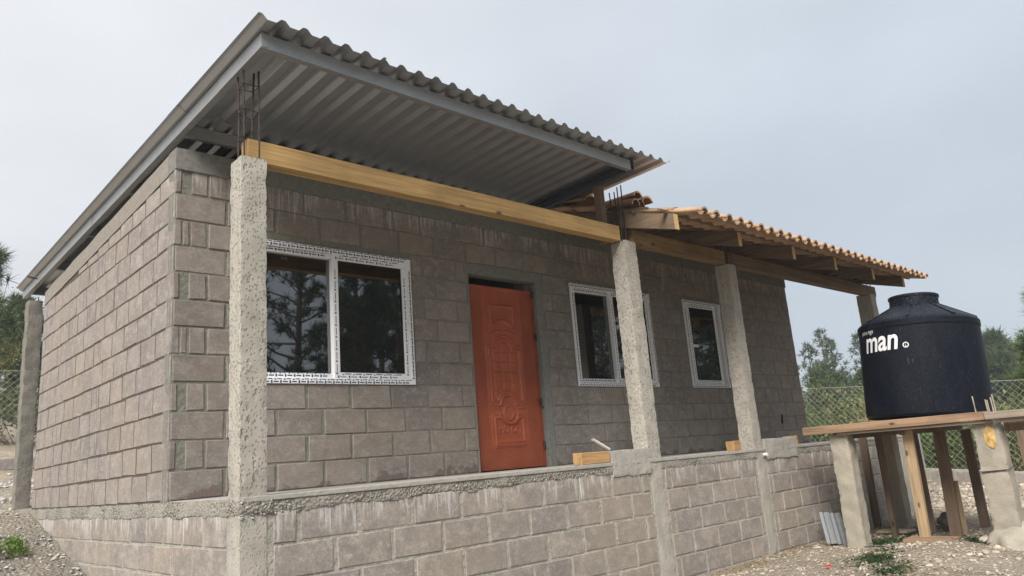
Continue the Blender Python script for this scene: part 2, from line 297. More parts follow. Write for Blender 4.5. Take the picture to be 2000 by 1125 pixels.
# ------------------------------------------------------------------ mesh helpers
class MB:
    def __init__(s): s.v = []; s.f = []
    def add(s, vs, fs):
        k = len(s.v); s.v += [tuple(map(float, q)) for q in vs]; s.f += [tuple(i+k for i in q) for q in fs]; return s
    def box(s, a, b, jit=0.0, M=None):
        x0, y0, z0 = a; x1, y1, z1 = b
        vs = [Vector((x, y, z)) + Vector([random.uniform(-jit, jit) for _ in range(3)]) for z in (z0, z1) for y in (y0, y1) for x in (x0, x1)]
        if M is not None: vs = [M @ q for q in vs]
        return s.add(vs, [(0, 2, 3, 1), (4, 5, 7, 6), (0, 1, 5, 4), (2, 6, 7, 3), (0, 4, 6, 2), (1, 3, 7, 5)])
    def tube(s, pts, r, n=6, cap=True):
        pts = [Vector(p) for p in pts]; rs = r if isinstance(r, (list, tuple)) else [r]*len(pts); vs = []
        for i, p in enumerate(pts):
            d = (pts[min(i+1, len(pts)-1)] - pts[max(i-1, 0)]).normalized()
            a = d.orthogonal().normalized() if i == 0 else (a - d*a.dot(d)).normalized()
            b = d.cross(a)
            vs += [p + rs[i]*(math.cos(2*math.pi*k/n)*a + math.sin(2*math.pi*k/n)*b) for k in range(n)]
        fs = [(i*n+k, i*n+(k+1) % n, (i+1)*n+(k+1) % n, (i+1)*n+k) for i in range(len(pts)-1) for k in range(n)]
        if cap: fs += [tuple(range(n-1, -1, -1)), tuple(range((len(pts)-1)*n, len(pts)*n))]
        return s.add(vs, fs)
    def mesh(s, name, mat=None, smooth=False):
        me = bpy.data.meshes.new(name); me.from_pydata(s.v, [], s.f); me.update()
        if mat: me.materials.append(MAT[mat])
        if smooth:
            for p in me.polygons: p.use_smooth = True
        return me
    def build(s, name, mat, parent=None, loc=None, smooth=False):
        return link(name, s.mesh(name, mat, smooth), parent, loc)
def link(name, me, parent=None, loc=None, rot=None):
    o = bpy.data.objects.new(name, me); COL.objects.link(o)
    if parent: o.parent = parent
    if loc is not None: o.location = loc
    if rot is not None: o.rotation_euler = rot
    return o
def tag(o, label, cat, group=None):
    o['label'] = label; o['category'] = cat
    if group: o['group'] = group
    return o
def thing(name, label, cat, loc=(0, 0, 0), group=None):
    o = bpy.data.objects.new(name, None); COL.objects.link(o); o.location = loc; o.empty_display_size = 0.2
    return tag(o, label, cat, group)
def kind(o, k): o['kind'] = k; return o
def bevel(o, wd=0.004, seg=2):
    m = o.modifiers.new('b', 'BEVEL'); m.width = wd; m.segments = seg; m.limit_method = 'ANGLE'; return o
def rough_box(a, b, step=0.04, amp=0.006, freq=9, seed=0, ragged=False):
    """box with a fine surface grid pushed about by noise: cast concrete with uneven arrises"""
    a, b = Vector(a), Vector(b); bm = bmesh.new(); idx = {}; n = [max(1, round((b[i]-a[i])/step)) for i in range(3)]
    def V(i, j, k):
        if (i, j, k) not in idx:
            p = Vector((a.x+(b.x-a.x)*i/n[0], a.y+(b.y-a.y)*j/n[1], a.z+(b.z-a.z)*k/n[2]))
            ext = (i in (0, n[0])) + (j in (0, n[1])) + (k in (0, n[2])); c = (a+b)/2; q = p*freq + Vector((seed, seed*2, 0))
            d = Vector((mnoise.noise(q), mnoise.noise(q+Vector((31, 0, 0))), mnoise.noise(q+Vector((0, 47, 0)))))*amp
            q2 = p*55 + Vector((seed, 0, 0)); d += Vector((mnoise.noise(q2), mnoise.noise(q2+Vector((9, 0, 0))), mnoise.noise(q2+Vector((0, 7, 0)))))*amp*0.55
            if ext >= 2:
                dirc = Vector(((c.x-p.x) if i in (0, n[0]) else 0, (c.y-p.y) if j in (0, n[1]) else 0, (c.z-p.z) if k in (0, n[2]) else 0))
                for m_ in range(3):
                    if dirc[m_]: d[m_] += math.copysign(amp*(0.1+0.9*random.random()**2), dirc[m_])
            if ragged and k < n[2]:
                s = p.x+p.y; f = 1-k/n[2]; d.z += f*(0.022*mnoise.noise((s*3, seed, 0))+0.012*mnoise.noise((s*14, seed, 4))); hc = max(0, mnoise.noise((s*1.4, 0, 0))+0.15)
                w_ = 0.010*hc*mnoise.noise(p*45); d.x += w_; d.y += w_
            idx[(i, j, k)] = bm.verts.new(p+d)
        return idx[(i, j, k)]
    for i in range(n[0]):
        for j in range(n[1]):
            bm.faces.new((V(i, j, 0), V(i, j+1, 0), V(i+1, j+1, 0), V(i+1, j, 0))); bm.faces.new((V(i, j, n[2]), V(i+1, j, n[2]), V(i+1, j+1, n[2]), V(i, j+1, n[2])))
    for i in range(n[0]):
        for k in range(n[2]):
            bm.faces.new((V(i, 0, k), V(i+1, 0, k), V(i+1, 0, k+1), V(i, 0, k+1))); bm.faces.new((V(i, n[1], k), V(i, n[1], k+1), V(i+1, n[1], k+1), V(i+1, n[1], k)))
    for j in range(n[1]):
        for k in range(n[2]):
            bm.faces.new((V(0, j, k), V(0, j, k+1), V(0, j+1, k+1), V(0, j+1, k))); bm.faces.new((V(n[0], j, k), V(n[0], j+1, k), V(n[0], j+1, k+1), V(n[0], j, k+1)))
    bm.normal_update()
    for e in bm.edges:
        if len(e.link_faces) == 2 and e.calc_face_angle(0) > math.radians(38): e.smooth = False
    me = bpy.data.meshes.new('concrete'); bm.to_mesh(me); bm.free()
    for p in me.polygons: p.use_smooth = True
    return me
def put(name, me, mat, parent=None, loc=None):
    me.name = name; me.materials.clear(); me.materials.append(MAT[mat]); return link(name, me, parent, loc)

# ================================================================== setting
def sst(a, b, x): k = min(1, max(0, (x-a)/(b-a))); return k*k*(3-2*k)
def H(x, y):
    if y < 4.1: m = max(-1.08, -0.05+(y-4.12)*0.222)
    elif y < 5.2: m = -0.05+0.05*(y-4.1)/1.1
    elif y < 10.4: m = 0.5*(y-5.2)/5.2
    elif y < 11.2: m = 0.5+0.25*(y-10.4)/0.8
    else: m = 0.75+min(0.21*(y-11.2), 3.2)
    wl = 1-sst(1.0, 8.5, x)
    h = -1.08+wl*(m+1.08)
    r = sst(9.3, 12.8, x); h += r*min(0.6, max(0.0, 0.25+0.085*y))
    if x > 13.5: h += 0.012*min(x-13.5, 60)
    h += 0.10*math.exp(-(((x-5.6)/0.9)**2+((y+2.75)/0.7)**2))
    return h
def axis_pts(segs):
    out = []
    for a, b, st in segs: out += list(np.arange(a, b-1e-6, st))
    out.append(segs[-1][1]); return out
xs = axis_pts([(-180, -60, 30), (-60, -8, 6), (-8, -2.6, 0.5), (-2.6, 0.1, 0.06), (0.1, 3.9, 0.3), (3.9, 8.5, 0.055), (8.5, 14, 0.14), (14, 40, 2), (40, 90, 10), (90, 180, 30)])
ys = axis_pts([(-180, -60, 30), (-60, -6, 4), (-6, -4.4, 0.4), (-4.4, -1.0, 0.055), (-1.0, 6, 0.09), (6, 14, 0.3), (14, 40, 2), (40, 180, 35)])
V, F = [], []
for y in ys:
    for x in xs:
        near = 1 if (-3 < x < 14 and -5 < y < 12) else 0
        z = H(x, y)
        if near:
            n1 = mnoise.noise((x*1.3, y*1.3, 3)); n2 = mnoise.noise((x*5, y*5, 9)); n3 = mnoise.noise((x*14, y*14, 1))
            k = 1.0 if not (0.1 < x < 9.3 and -1.3 < y < 5) else 0.3
            k2 = 1.7 if x < 0.2 and y > -0.5 else 1.0
            z += k*(0.035*n1+k2*0.022*n2+k2*0.012*n3)
        V.append((x, y, z))
nx = len(xs)
for j in range(len(ys)-1):
    for i in range(nx-1): F.append((j*nx+i, j*nx+i+1, (j+1)*nx+i+1, (j+1)*nx+i))
g = MB(); g.v = V; g.f = F
ground = kind(g.build('ground', 'soil', smooth=True), 'structure')

# ================================================================== house of concrete blocks
house = thing('block_house', 'unfinished grey concrete block house with metal and clay tile roofs', 'house')
JIT = {}
def block_mesh(wd, ht, var, mat, ch=0.0045):
    if mat == 'block_side': ch = 0.003
    key = (round(wd, 2), round(ht, 3), var, mat)
    if key in JIT: return JIT[key]
    wd = key[0]; r = random.Random(hash(key) & 0xffff); j = lambda s=0.004: r.uniform(-s, s)
    c = [(-wd/2, 0), (wd/2, 0), (wd/2, ht), (-wd/2, ht)]
    o = [(x+j(), z+j()) for x, z in c]; cx, cz = 0, ht/2
    inn = [(x-math.copysign(ch+abs(j(0.003)), x), z+(ch if z < cz else -ch)) for x, z in o]
    mb = MB(); vs = [(x, 0.04, z) for x, z in o]+[(x, 0.006+j(0.002), z) for x, z in o]+[(x, j(0.0012), z) for x, z in inn]
    fs = [(8, 9, 10, 11)]
    for a in (0, 4):
        for i in range(4): fs.append((a+i, a+(i+1) % 4, a+4+(i+1) % 4, a+4+i))
    mb.add(vs, fs); JIT[key] = mb.mesh('concrete_block', mat); return JIT[key]
def cut(spans, ops, z0, z1):
    out = []
    for a, b in spans:
        parts = [(a, b, z0, z1)]
        for x0, x1, q0, q1 in ops:
            nxt = []
            for s0, s1, t0, t1 in parts:
                if x1 <= s0 or x0 >= s1 or q1 <= t0+0.03 or q0 >= t1-0.03: nxt.append((s0, s1, t0, t1)); continue
                if x0-s0 > 0.035: nxt.append((s0, x0, t0, t1))
                if s1-x1 > 0.035: nxt.append((x1, s1, t0, t1))
                m0, m1 = max(s0, x0), min(s1, x1)
                if q0 > t0+0.05 and m1-m0 > 0.04: nxt.append((m0, m1, t0, min(t1, q0)))
                if q1 < t1-0.05 and m1-m0 > 0.04: nxt.append((m0, m1, max(t0, q1), t1))
            parts = nxt
        out += parts
    return out
def spans(joints, lo, hi, gap):
    js = [lo]+[q for q in joints if lo+0.03 < q < hi-0.03]+[hi]
    return [(a+gap/2, b-gap/2) for a, b in zip(js, js[1:]) if b-a > gap+0.02]
CAMP = Vector((-1.81, -5.46, 0.07))
def lay(rows, face, off, mat, parent, limit, name='concrete_block', proud=0.004):
    """rows: (a0,a1,z0,z1) along the wall; face 'x': wall runs along X and faces -Y at y=off, 'y': runs along Y and faces -X at x=off"""
    L = []
    for a0, a1, z0, z1 in rows:
        m = (a0+a1)/2; p = Vector((m, off, (z0+z1)/2)) if face == 'x' else Vector((off, m, (z0+z1)/2))
        d = p-CAMP; size = (a1-a0)*(z1-z0)*abs(d.normalized()[1 if face == 'x' else 0])/d.length_squared
        L.append((size, a0, a1, z0, z1))
    L.sort(reverse=True); return [(mat, face, off, proud, q) for q in L]
def place(items, parent, limit, stuffname):
    items.sort(key=lambda it: -it[4][0]); rest = {}
    for n, (mat, face, off, proud, (sz, a0, a1, z0, z1)) in enumerate(items):
        me = block_mesh(a1-a0, z1-z0, random.randrange(4), mat); m = (a0+a1)/2; pr = off-proud-(random.uniform(-0.0025, 0.0035) if face == 'x' else random.uniform(-0.001, 0.0015)); dz = random.uniform(-0.003, 0.003)
        loc = Vector((m, pr, z0+dz)) if face == 'x' else Vector((pr, m, z0+dz))
        rot = (random.uniform(-.006, .006), random.uniform(-.006, .006), (0 if face == 'x' else -math.pi/2)+random.uniform(-.006, .006))
        if n < limit: link('concrete_block', me, parent, loc, rot)
        else:
            mt = Matrix.Translation(loc) @ Matrix.Rotation(rot[2], 4, 'Z'); mb = rest.setdefault(mat, MB())
            mb.add([mt @ v.co for v in me.vertices], [tuple(p.vertices) for p in me.polygons])
    for mat, mb in rest.items(): kind(mb.build(stuffname, mat, parent), 'stuff')
def panel(name, mat, parent, face, off, thick, a_cuts, z_cuts, hole):
    """wall body with openings: only outer faces"""
    mb = MB(); A, Z = sorted(set(a_cuts)), sorted(set(z_cuts)); full = {}
    for i in range(len(A)-1):
        for k in range(len(Z)-1): full[i, k] = not hole((A[i]+A[i+1])/2, (Z[k]+Z[k+1])/2)
    P = (lambda a, d, z: (a, off+d, z)) if face == 'x' else (lambda a, d, z: (off+d, a, z))
    for (i, k), s in full.items():
        if not s: continue
        a0, a1, z0, z1 = A[i], A[i+1], Z[k], Z[k+1]
        for d in (0, thick): mb.add([P(a0, d, z0), P(a1, d, z0), P(a1, d, z1), P(a0, d, z1)], [(0, 1, 2, 3)])
        for (di, dk), (p, q) in {(-1, 0): ((a0, z0), (a0, z1)), (1, 0): ((a1, z0), (a1, z1)), (0, -1): ((a0, z0), (a1, z0)), (0, 1): ((a0, z1), (a1, z1))}.items():
            if not full.get((i+di, k+dk), False): mb.add([P(p[0], 0, p[1]), P(q[0], 0, q[1]), P(q[0], thick, q[1]), P(p[0], thick, p[1])], [(0, 1, 2, 3)])
    return mb.build(name, mat, parent)

W, D = 9.175, 4.10
WINS = [(0.56, 2.0535, 0.80, 1.94), (4.174, 5.597, 0.805, 1.95), (6.306, 7.174, 0.805, 1.95)]
DOOR = (2.738, 3.648, 0.0, 1.893)
holes = WINS+[DOOR]
holes = WINS+[(2.728, 3.70, -0.03, 1.95)]
hole = lambda a, z: any(x0 < a < x1 and z0 < z < z1 for x0, x1, z0, z1 in holes)
panel('front_wall', 'mortar_grey', house, 'x', 0.0045, 0.14, [0.0, W-0.005]+[q for h in holes for q in h[:2]], [-0.02, 2.40]+[q for h in holes for q in h[2:]], hole)
panel('side_wall', 'mortar_shaded', house, 'y', 0.0025, 0.13, [0.15, D-0.004], [-0.02, 2.15], lambda a, z: False)
mb = MB().add([(0.0025, 0.15, 2.15), (0.0025, D-0.004, 2.15), (0.0025, D-0.004, 2.3), (0.0025, 0.15, 2.45), (0.142, 0.15, 2.15), (0.142, D-0.004, 2.15), (0.142, D-0.004, 2.3), (0.142, 0.15, 2.45)], [(0, 1, 2, 3), (4, 7, 6, 5), (3, 2, 6, 7), (0, 3, 7, 4), (1, 5, 6, 2)])
mb.build('side_wall', 'mortar_shaded', house)
mb = MB().box((0.15, D+0.005, -0.02), (3.6, D+0.14, 2.55)).box((3.602, D+0.005, -0.02), (W-0.01, D+0.14, 3.72))
for xa in (3.50, W-0.15): mb.add([(xa+a, b, c) for a in (0, 0.14) for b, c in ((0.16, -0.02), (D, -0.02), (D, 3.72), (0.16, 2.54))], [(0, 1, 2, 3), (4, 7, 6, 5), (0, 3, 7, 4), (3, 2, 6, 7), (1, 5, 6, 2)])
mb.box((0.2, 0.2, -0.03), (W-.2, D-.05, -0.01)); mb.build('rear_wall', 'mortar_shaded', house)
ops = [(a-0.022, b+0.022, c-0.012, d+0.022) for a, b, c, d in WINS]+[(2.738, 3.745, -0.1, 2.0), (2.69, 3.745, 1.9, 2.0)]
rows = []
for k in range(12):
    z0, z1 = 0.2*k+0.006, 0.2*k+0.194
    if k == 11: z1 = 2.39
    if k % 2 == 0: sp = spans([0.379+0.3905*n-0.0 for n in range(24)], -0.002, W, 0.02)
    else:
        sp = [(-0.002, 0.043), (0.112, 0.231)]+spans([0.629+0.3905*n for n in range(24)], 0.239, W, 0.02)
        if k in (5, 9): sp[0:2] = [(-0.002, 0.048), (0.06, 0.10), (0.118, 0.229)]
    rows += cut(sp, ops, z0, z1)
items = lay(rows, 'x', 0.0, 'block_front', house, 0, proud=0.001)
rows = []
for k in range(12):
    z0, z1 = 0.2*k+0.006, 0.2*k+0.193
    if k % 2 == 0: js = [0.045, 0.06, 0.10]+[0.108+0.335*n for n in range(6)]+[1.84, 2.0, 2.289]+[2.289+0.332*n for n in range(1, 6)]
    else: js = [0.35+0.336*n+random.uniform(-.012, .012) for n in range(11)]+([2.45] if k % 4 == 1 else [3.2])
    sp = [q for q in spans(sorted(js), -0.001, D, 0.020) if q[1]-q[0] > 0.012]
    if k >= 10:
        lim = lambda y: 2.395-0.05*y; sp2 = []
        for a, b in sp:
            t1 = min(z1, lim(b)-0.005)
            if t1-z0 > 0.04: rows.append((a, b, z0, t1))
        continue
    rows += [(a, b, z0, z1) for a, b in sp]
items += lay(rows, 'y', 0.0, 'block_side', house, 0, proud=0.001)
place(items, house, 300, 'concrete_blocks_small')
# ring beams (smooth cement) standing slightly proud of the blocks
mb = MB(); n = 40
for i in range(n+1):
    x = -0.006+(W+0.004)*i/n; zb = 2.386+0.006*mnoise.noise((x*3, 0, 0)); zt = 2.552+0.006*mnoise.noise((x*2, 5, 0))
    mb.v += [(x, -0.012, zb), (x, -0.012, zt), (x, 0.15, zt), (x, 0.15, zb)]
for i in range(n):
    for k in range(4): mb.f.append((4*i+k, 4*i+(k+1) % 4, 4*i+4+(k+1) % 4, 4*i+4+k))
mb.f += [(0, 1, 2, 3), (4*n, 4*n+3, 4*n+2, 4*n+1)]; mb.build('ring_beam', 'plaster', house)
mb = MB()
for i in range(n+1):
    y = 0.152+(D-0.152)*i/n; zb = 2.386-0.047*y+0.006*mnoise.noise((y*4, 2, 0)); zt = 2.55-0.05*y+0.012*mnoise.noise((y*2.3, 7, 0))
    mb.v += [(-0.0065, y, zb), (-0.0065, y, zt), (0.145, y, zt), (0.145, y, zb)]
for i in range(n):
    for k in range(4): mb.f.append((4*i+k, 4*i+(k+1) % 4, 4*i+4+(k+1) % 4, 4*i+4+k))
mb.f += [(0, 1, 2, 3), (4*n, 4*n+3, 4*n+2, 4*n+1)]; mb.build('ring_beam', 'side_cement', house)
# door surround of cement
mb = MB().box((2.69, -0.005, 1.893), (3.745, 0.13, 1.998)).box((3.648, -0.004, 0.0), (3.745, 0.12, 1.892)).box((2.722, -0.003, 0.0), (2.7385, 0.12, 1.892)); bevel(mb.build('door_surround', 'plaster', house))

# ---- windows
def marks(mb, a, b, axis, c0, y, dens=0.075, rows=((0.012, 0.014, 0.046, 0.010, 0.0), )):
    """printed film marks on a rail that runs from a to b; c0 = height (axis x) or x (axis z) of the rail's lower edge"""
    n = int((b-a)/dens)
    for q in rows:
        off, hh, ll, h2, sh = q
        for i in range(n):
            s = a+sh+i*dens+random.uniform(-.001, .001)
            for (u0, u1, w0, w1) in ((s, s+0.013, off-.002, off+hh+.003), (s+0.022, s+0.022+ll, off+.004, off+.004+h2+.003)):
                if u1 > b: continue
                if axis == 'x': mb.add([(u0, y, c0+w0), (u1, y, c0+w0), (u1, y, c0+w1), (u0, y, c0+w1)], [(0, 1, 2, 3)])
                else: mb.add([(c0+w0, y, u0), (c0+w1, y, u0), (c0+w1, y, u1), (c0+w0, y, u1)], [(0, 1, 2, 3)])
def rect_frame(mb, x0, x1, z0, z1, wd, ya, yb):
    mb.box((x0, ya, z0), (x1, yb, z0+wd)).box((x0, ya, z1-wd), (x1, yb, z1)).box((x0, ya, z0+wd), (x0+wd, yb, z1-wd)).box((x1-wd, ya, z0+wd), (x1, yb, z1-wd))
for wi, (x0, x1, z0, z1) in enumerate(WINS):
    xm = (x0+x1)/2; single = wi == 2
    mb = MB(); rect_frame(mb, x0, x1, z0, z1, 0.045, -0.014, 0.075); fr = mb.build('window', 'white', house); bevel(fr, 0.003)
    if not single:
        mb = MB(); rect_frame(mb, x0+0.0455, xm, z0+0.0455, z1-0.0455, 0.042, 0.012, 0.07); bevel(mb.build('fixed_frame', 'white', fr), 0.003)
        MB().box((x0+0.08, 0.046, z0+0.08), (xm-0.036, 0.052, z1-0.08)).build('pane', 'glass', fr)
        sx0, sx1 = xm-0.043, x1-0.043
    else:
        sx0, sx1 = x0+0.075, x1-0.12
        mb = MB(); rect_frame(mb, x1-0.24, x1-0.05, z0+0.05, z1-0.05, 0.05, 0.035, 0.06); bevel(mb.build('sash', 'white', fr), 0.003)
        MB().box((x0+0.04, 0.062, z0+0.04), (x1-0.04, 0.068, z1-0.04)).build('pane', 'glass', fr)
    sz0, sz1 = z0+0.040, z1-0.040
    mb = MB(); rect_frame(mb, sx0, sx1, sz0, sz1, 0.055, -0.006 if not single else -0.002, 0.03); sh = bevel(mb.build('sash', 'white', fr), 0.004, 2)
    mb = MB(); rect_frame(mb, sx0+0.0552, sx1-0.0552, sz0+0.0552, sz1-0.0552, 0.008, 0.004, 0.028); mb.build('gasket', 'gasket', fr)
    MB().box((sx0+0.055, 0.012, sz0+0.055), (sx1-0.055, 0.018, sz1-0.055)).build('pane', 'glass', fr)
    p = MB(); R2 = ((0.006, 0.016, 0.040, 0.006, 0.0), (0.030, 0.005, 0.036, 0.003, 0.03))
    for zc in (z0, z1-0.045): marks(p, x0+0.01, x1-0.01, 'x', zc, -0.0152, 0.075, R2)
    if not single:
        for zc in (z0+0.0455, z1-0.0875): marks(p, x0+0.06, xm-0.05, 'x', zc+0.006, 0.0108, 0.075, R2)
    for zc in (sz0, sz1-0.055): marks(p, sx0+0.03, sx1-0.03, 'x', zc, -0.0072 if not single else -0.0032, 0.10, ((0.012, 0.014, 0.055, 0.003, 0.0), (0.036, 0.004, 0.06, 0.004, 0.04)))
    for xc in (x0+0.012, x1-0.034): marks(p, z0+0.05, z1-0.05, 'z', xc, -0.0152, 0.07, ((0.006, 0.012, 0.045, 0.007, 0.0), ))
    for xc in (sx0, sx1-0.055): marks(p, sz0+0.04, sz1-0.04, 'z', xc, -0.0072 if not single else -0.0032, 0.10, ((0.018, 0.010, 0.06, 0.003, 0.0), ))
    kind(p.build('printed_film', 'print', fr), 'stuff')
    if single: MB().box((sx0+0.06, 0.006, 1.33), (sx0+0.19, 0.0105, 1.365)).build('paper_sticker', 'foam', fr)

# ---- pressed metal door: relief as a height field
dw, dh, NX, NZ = 0.85, 1.79, 142, 300
X, Z = np.meshgrid(np.linspace(0, dw, NX), np.linspace(0, dh, NZ)); hgt = np.zeros_like(X)
def ridge(d, wd, h): return h*np.exp(-(d/wd)**2)
def sd_box(cx, cz, hx, hz):
    qx, qz = abs(X-cx)-hx, abs(Z-cz)-hz; return np.hypot(np.maximum(qx, 0), np.maximum(qz, 0))+np.minimum(np.maximum(qx, qz), 0)
def sd_c(cx, cz, r): return np.hypot(X-cx, Z-cz)-r
top = np.maximum(sd_box(.425, 1.50, .155, .10), -sd_c(.425, 1.29, .16)); hgt += ridge(top, .011, .012)+np.where(top < 0, .004, 0)
main = np.minimum(sd_box(.425, .90, .20, .255), sd_c(.425, 1.155, .105)); main = np.maximum(main, -sd_c(.425, .60, .135))
hgt += ridge(main, .013, .017)+ridge(main-.035, .009, .009)+np.where(main < 0, -.003, 0)
for i in range(3):
    for j in range(5):
        cx, cz = .425+(i-1)*.112, 1.09-(j)*.098
        if j == 4 and i == 1: continue
        d = np.maximum(sd_box(cx, cz, .034, .032)-.008, -(sd_c(.425, .60, .16))); hgt += .008*np.clip(-d/.010, 0, 1)*(main < -.012)
d = sd_box(.425, 1.19, .03, .03)-.008; hgt += .008*np.clip(-d/.010, 0, 1)
a = sd_c(.425, .60, .105); hgt += ridge(np.where(Z > .60, a, 9), .013, .014)
a = sd_c(.425, .535, .062); hgt += ridge(a, .014, .015)+np.where(a < -.02, .006, 0)
low = np.maximum(sd_box(.425, .37, .185, .115), -sd_c(.425, .55, .125)); hgt += ridge(low, .012, .016)+ridge(low-.033, .008, .007)
hgt += ridge(np.where(Z < .55, sd_c(.425, .55, .125), 9), .012, .012)*(abs(X-.425) < .125)
for s in (-1, 1):
    hgt += ridge(sd_c(.425+s*.05, .375, .028), .008, .009); hgt += ridge(np.where(Z > .34, sd_c(.425+s*.11, .36, .03), 9), .007, .007)
    hgt += ridge(abs(Z-(1.325+.018*np.sin((X-.425)*s*26)))+9*(abs(X-.425-s*.09) > .075), .008, .008)
    hgt += ridge(abs(Z-(.575))+9*(abs(X-.425-s*.165) > .045), .008, .012)
for q in (.238, .222, .206): hgt += ridge(abs(Z-q)+9*(abs(X-.425) > .20), .006, .009)
hgt += .012*(Z > 1.765)
mb = MB(); mb.v = [(float(X[j, i]), float(-hgt[j, i]), float(Z[j, i])) for j in range(NZ) for i in range(NX)]
mb.f = [(j*NX+i, j*NX+i+1, (j+1)*NX+i+1, (j+1)*NX+i) for j in range(NZ-1) for i in range(NX-1)]
mb.box((0.0005, 0.008, 0.0005), (dw-.0005, 0.04, dh-.0005))
door = mb.build('door', 'door', house, (2.762, 0.055, 0.012), smooth=True)
MB().box((dw+.004, -0.004, 0), (dw+.03, 0.04, dh)).box((-0.02, 0.004, 0), (-0.003, 0.04, dh)).build('door_frame', 'door', door)
for z in (0.17, 0.60, 1.27, 1.72):
    mb = MB().tube([(dw+.012, -0.016, z), (dw+.012, -0.016, z+.07)], 0.011, 8).box((dw+.004, -.010, z+.01), (dw+.04, -.004, z+.06)); mb.build('hinge', 'rebar', door)
mb = MB().tube([(dw-.02, -.02, .62), (dw-.055, -.035, .66)], .004, 5).tube([(dw+.02, -.02, .575), (dw+.05, -.03, .6), (dw+.035, -.02, .56)], .006, 5); mb.build('door_latch', 'rebar', door)

MB().box((8.40, -0.006, 0.30), (8.44, 0.03, 0.36)).box((8.425, -0.005, 0.36), (8.455, 0.03, 0.43)).build('hole_shade', 'black', house)  # solid black boxes; the shade inside the hole is put into their colour
cu = bpy.data.curves.new('v', 'FONT'); cu.body = 'V4'; cu.size = 0.055; o = bpy.data.objects.new('v', cu); COL.objects.link(o)
me = bpy.data.meshes.new_from_object(o.evaluated_get(bpy.context.evaluated_depsgraph_get())); bpy.data.objects.remove(o); me.materials.append(MAT['channel_dark'])
wn = [q for q in house.children if q.name.startswith('window') and not q.name.startswith('window.')][0]
q = link('chalk_mark', me, wn, (0.83, 0.0445, 1.80), (math.pi/2, 0, 0))
# ---- columns with starter bars
A_ = -1.159
for x, zt, wx, wy in ((0.0, 2.075, 0.165, 0.165), (3.742, 2.065, 0.185, 0.17), (5.575, 2.055, 0.165, 0.17), (9.45, 2.07, 0.19, 0.21)):
    put('column', rough_box((x, A_, -1.3), (x+wx, A_+wy, zt), 0.026, 0.0055, 9, x*3), 'column', house)
    mb = MB(); hi = {0.0: 2.70, 3.742: 2.60, 5.575: 2.42, 9.45: 2.30}[x]; pts = [(x+0.035, A_+0.035), (x+wx-0.035, A_+0.035), (x+wx-0.035, A_+wy-0.035), (x+0.035, A_+wy-0.035)]
    if x == 3.742: pts = [(3.748, A_+0.02), (3.82, A_+0.025), (3.822, A_+0.115), (3.75, A_+0.11)]
    for i, (a, b) in enumerate(pts):
        h = hi+random.uniform(-.05, .05); mb.tube([(a, b, zt-0.05), (a+random.uniform(-.006, .006), b, (zt+h)/2), (a+random.uniform(-.012, .012), b+random.uniform(-.01, .01), h)], 0.0065, 6)
    if hi > 2.5:
        for z in np.arange(zt+0.14, hi-0.02, 0.19):
            loop = [(a, b, z+random.uniform(-.012, .012)) for a, b in pts]; loop.append(loop[0])
            for p, q in zip(loop, loop[1:]): mb.tube([p, q], 0.0035, 5)
            mb.tube([loop[0], (loop[0][0]-.03, loop[0][1]-.02, loop[0][2]-.015)], 0.0035, 5)
    mb.build('rebar_cage', 'rebar', house)
put('column', rough_box((0.0, 5.0, -0.3), (0.155, 5.19, 2.455), 0.03, 0.010, 9, 5), 'pillar_shaded', house)
MB().tube([(0.05, 5.05, 2.3), (0.05, 5.05, 2.5)], .006, 6).tube([(0.11, 5.05, 2.2), (0.11, 5.05, 2.5)], .006, 6).build('rebar_cage', 'rebar', house)
put('ground_beam', rough_box((-0.01, D+0.05, -0.45), (0.16, 5.2, 0.004), 0.05, 0.006, 9, 2), 'rough', house)

# ---- timber beams
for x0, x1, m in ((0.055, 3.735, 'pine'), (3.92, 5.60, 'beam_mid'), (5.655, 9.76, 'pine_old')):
    b = MB(); n = max(4, int((x1-x0)/0.25)); dz = 0.0 if x0 < 1 else (-0.004 if x0 < 5 else -0.008)
    for i in range(n+1):
        x = x0+(x1-x0)*i/n; s = 0.004*mnoise.noise((x*1.5, 3, 0)); b.v += [(x, -1.128+s, 2.062+dz+s), (x, -1.03+s, 2.062+dz), (x, -1.03, 2.21+dz), (x, -1.128+s, 2.21+dz+s)]
    for i in range(n):
        for k in range(4): b.f.append((4*i+k, 4*i+4+k, 4*i+4+(k+1) % 4, 4*i+(k+1) % 4))
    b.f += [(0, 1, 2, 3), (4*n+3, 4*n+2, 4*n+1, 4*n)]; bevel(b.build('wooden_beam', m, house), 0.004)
bevel(MB().box((3.63, -1.026, 2.06), (3.69, -0.94, 2.648)).build('wooden_post', 'post_dark', house), 0.003)

# ---- metal roof
zb = lambda x, y: 2.683-0.020*(y+1.45)-0.008*x
def channel(p0, p1, inw, mat, h=0.098, wd=0.048, th=0.004, name='steel_channel'):
    p0, p1, inw = Vector(p0), Vector(p1), Vector(inw); upv = Vector((0, 0, 1)); mb = MB()
    prof = [(0, 0), (wd, 0), (wd, 0.014), (wd-th, 0.014), (wd-th, th), (th, th), (th, h-th), (wd-th, h-th), (wd-th, h-0.014), (wd, h-0.014), (wd, h), (0, h)]
    n = len(prof); mb.v = [tuple(p+inw*a+upv*b) for p in (p0, p1) for a, b in prof]
    mb.f = [(i, (i+1) % n, n+(i+1) % n, n+i) for i in range(n)]+[tuple(range(n)), tuple(range(2*n-1, n-1, -1))]
    return mb.build(name, mat, house)
YF, YB, XR = -1.45, 5.38, 3.65
channel((0.0046, YF, zb(0, YF)-.004), (XR-.05, YF, zb(XR, YF)-.004), (0, 1, 0), 'zinc')
channel((0.0, YF, zb(0, YF)), (0.0, -0.78, zb(0, -.78)), (1, 0, 0), 'zinc', name='edge_channel')
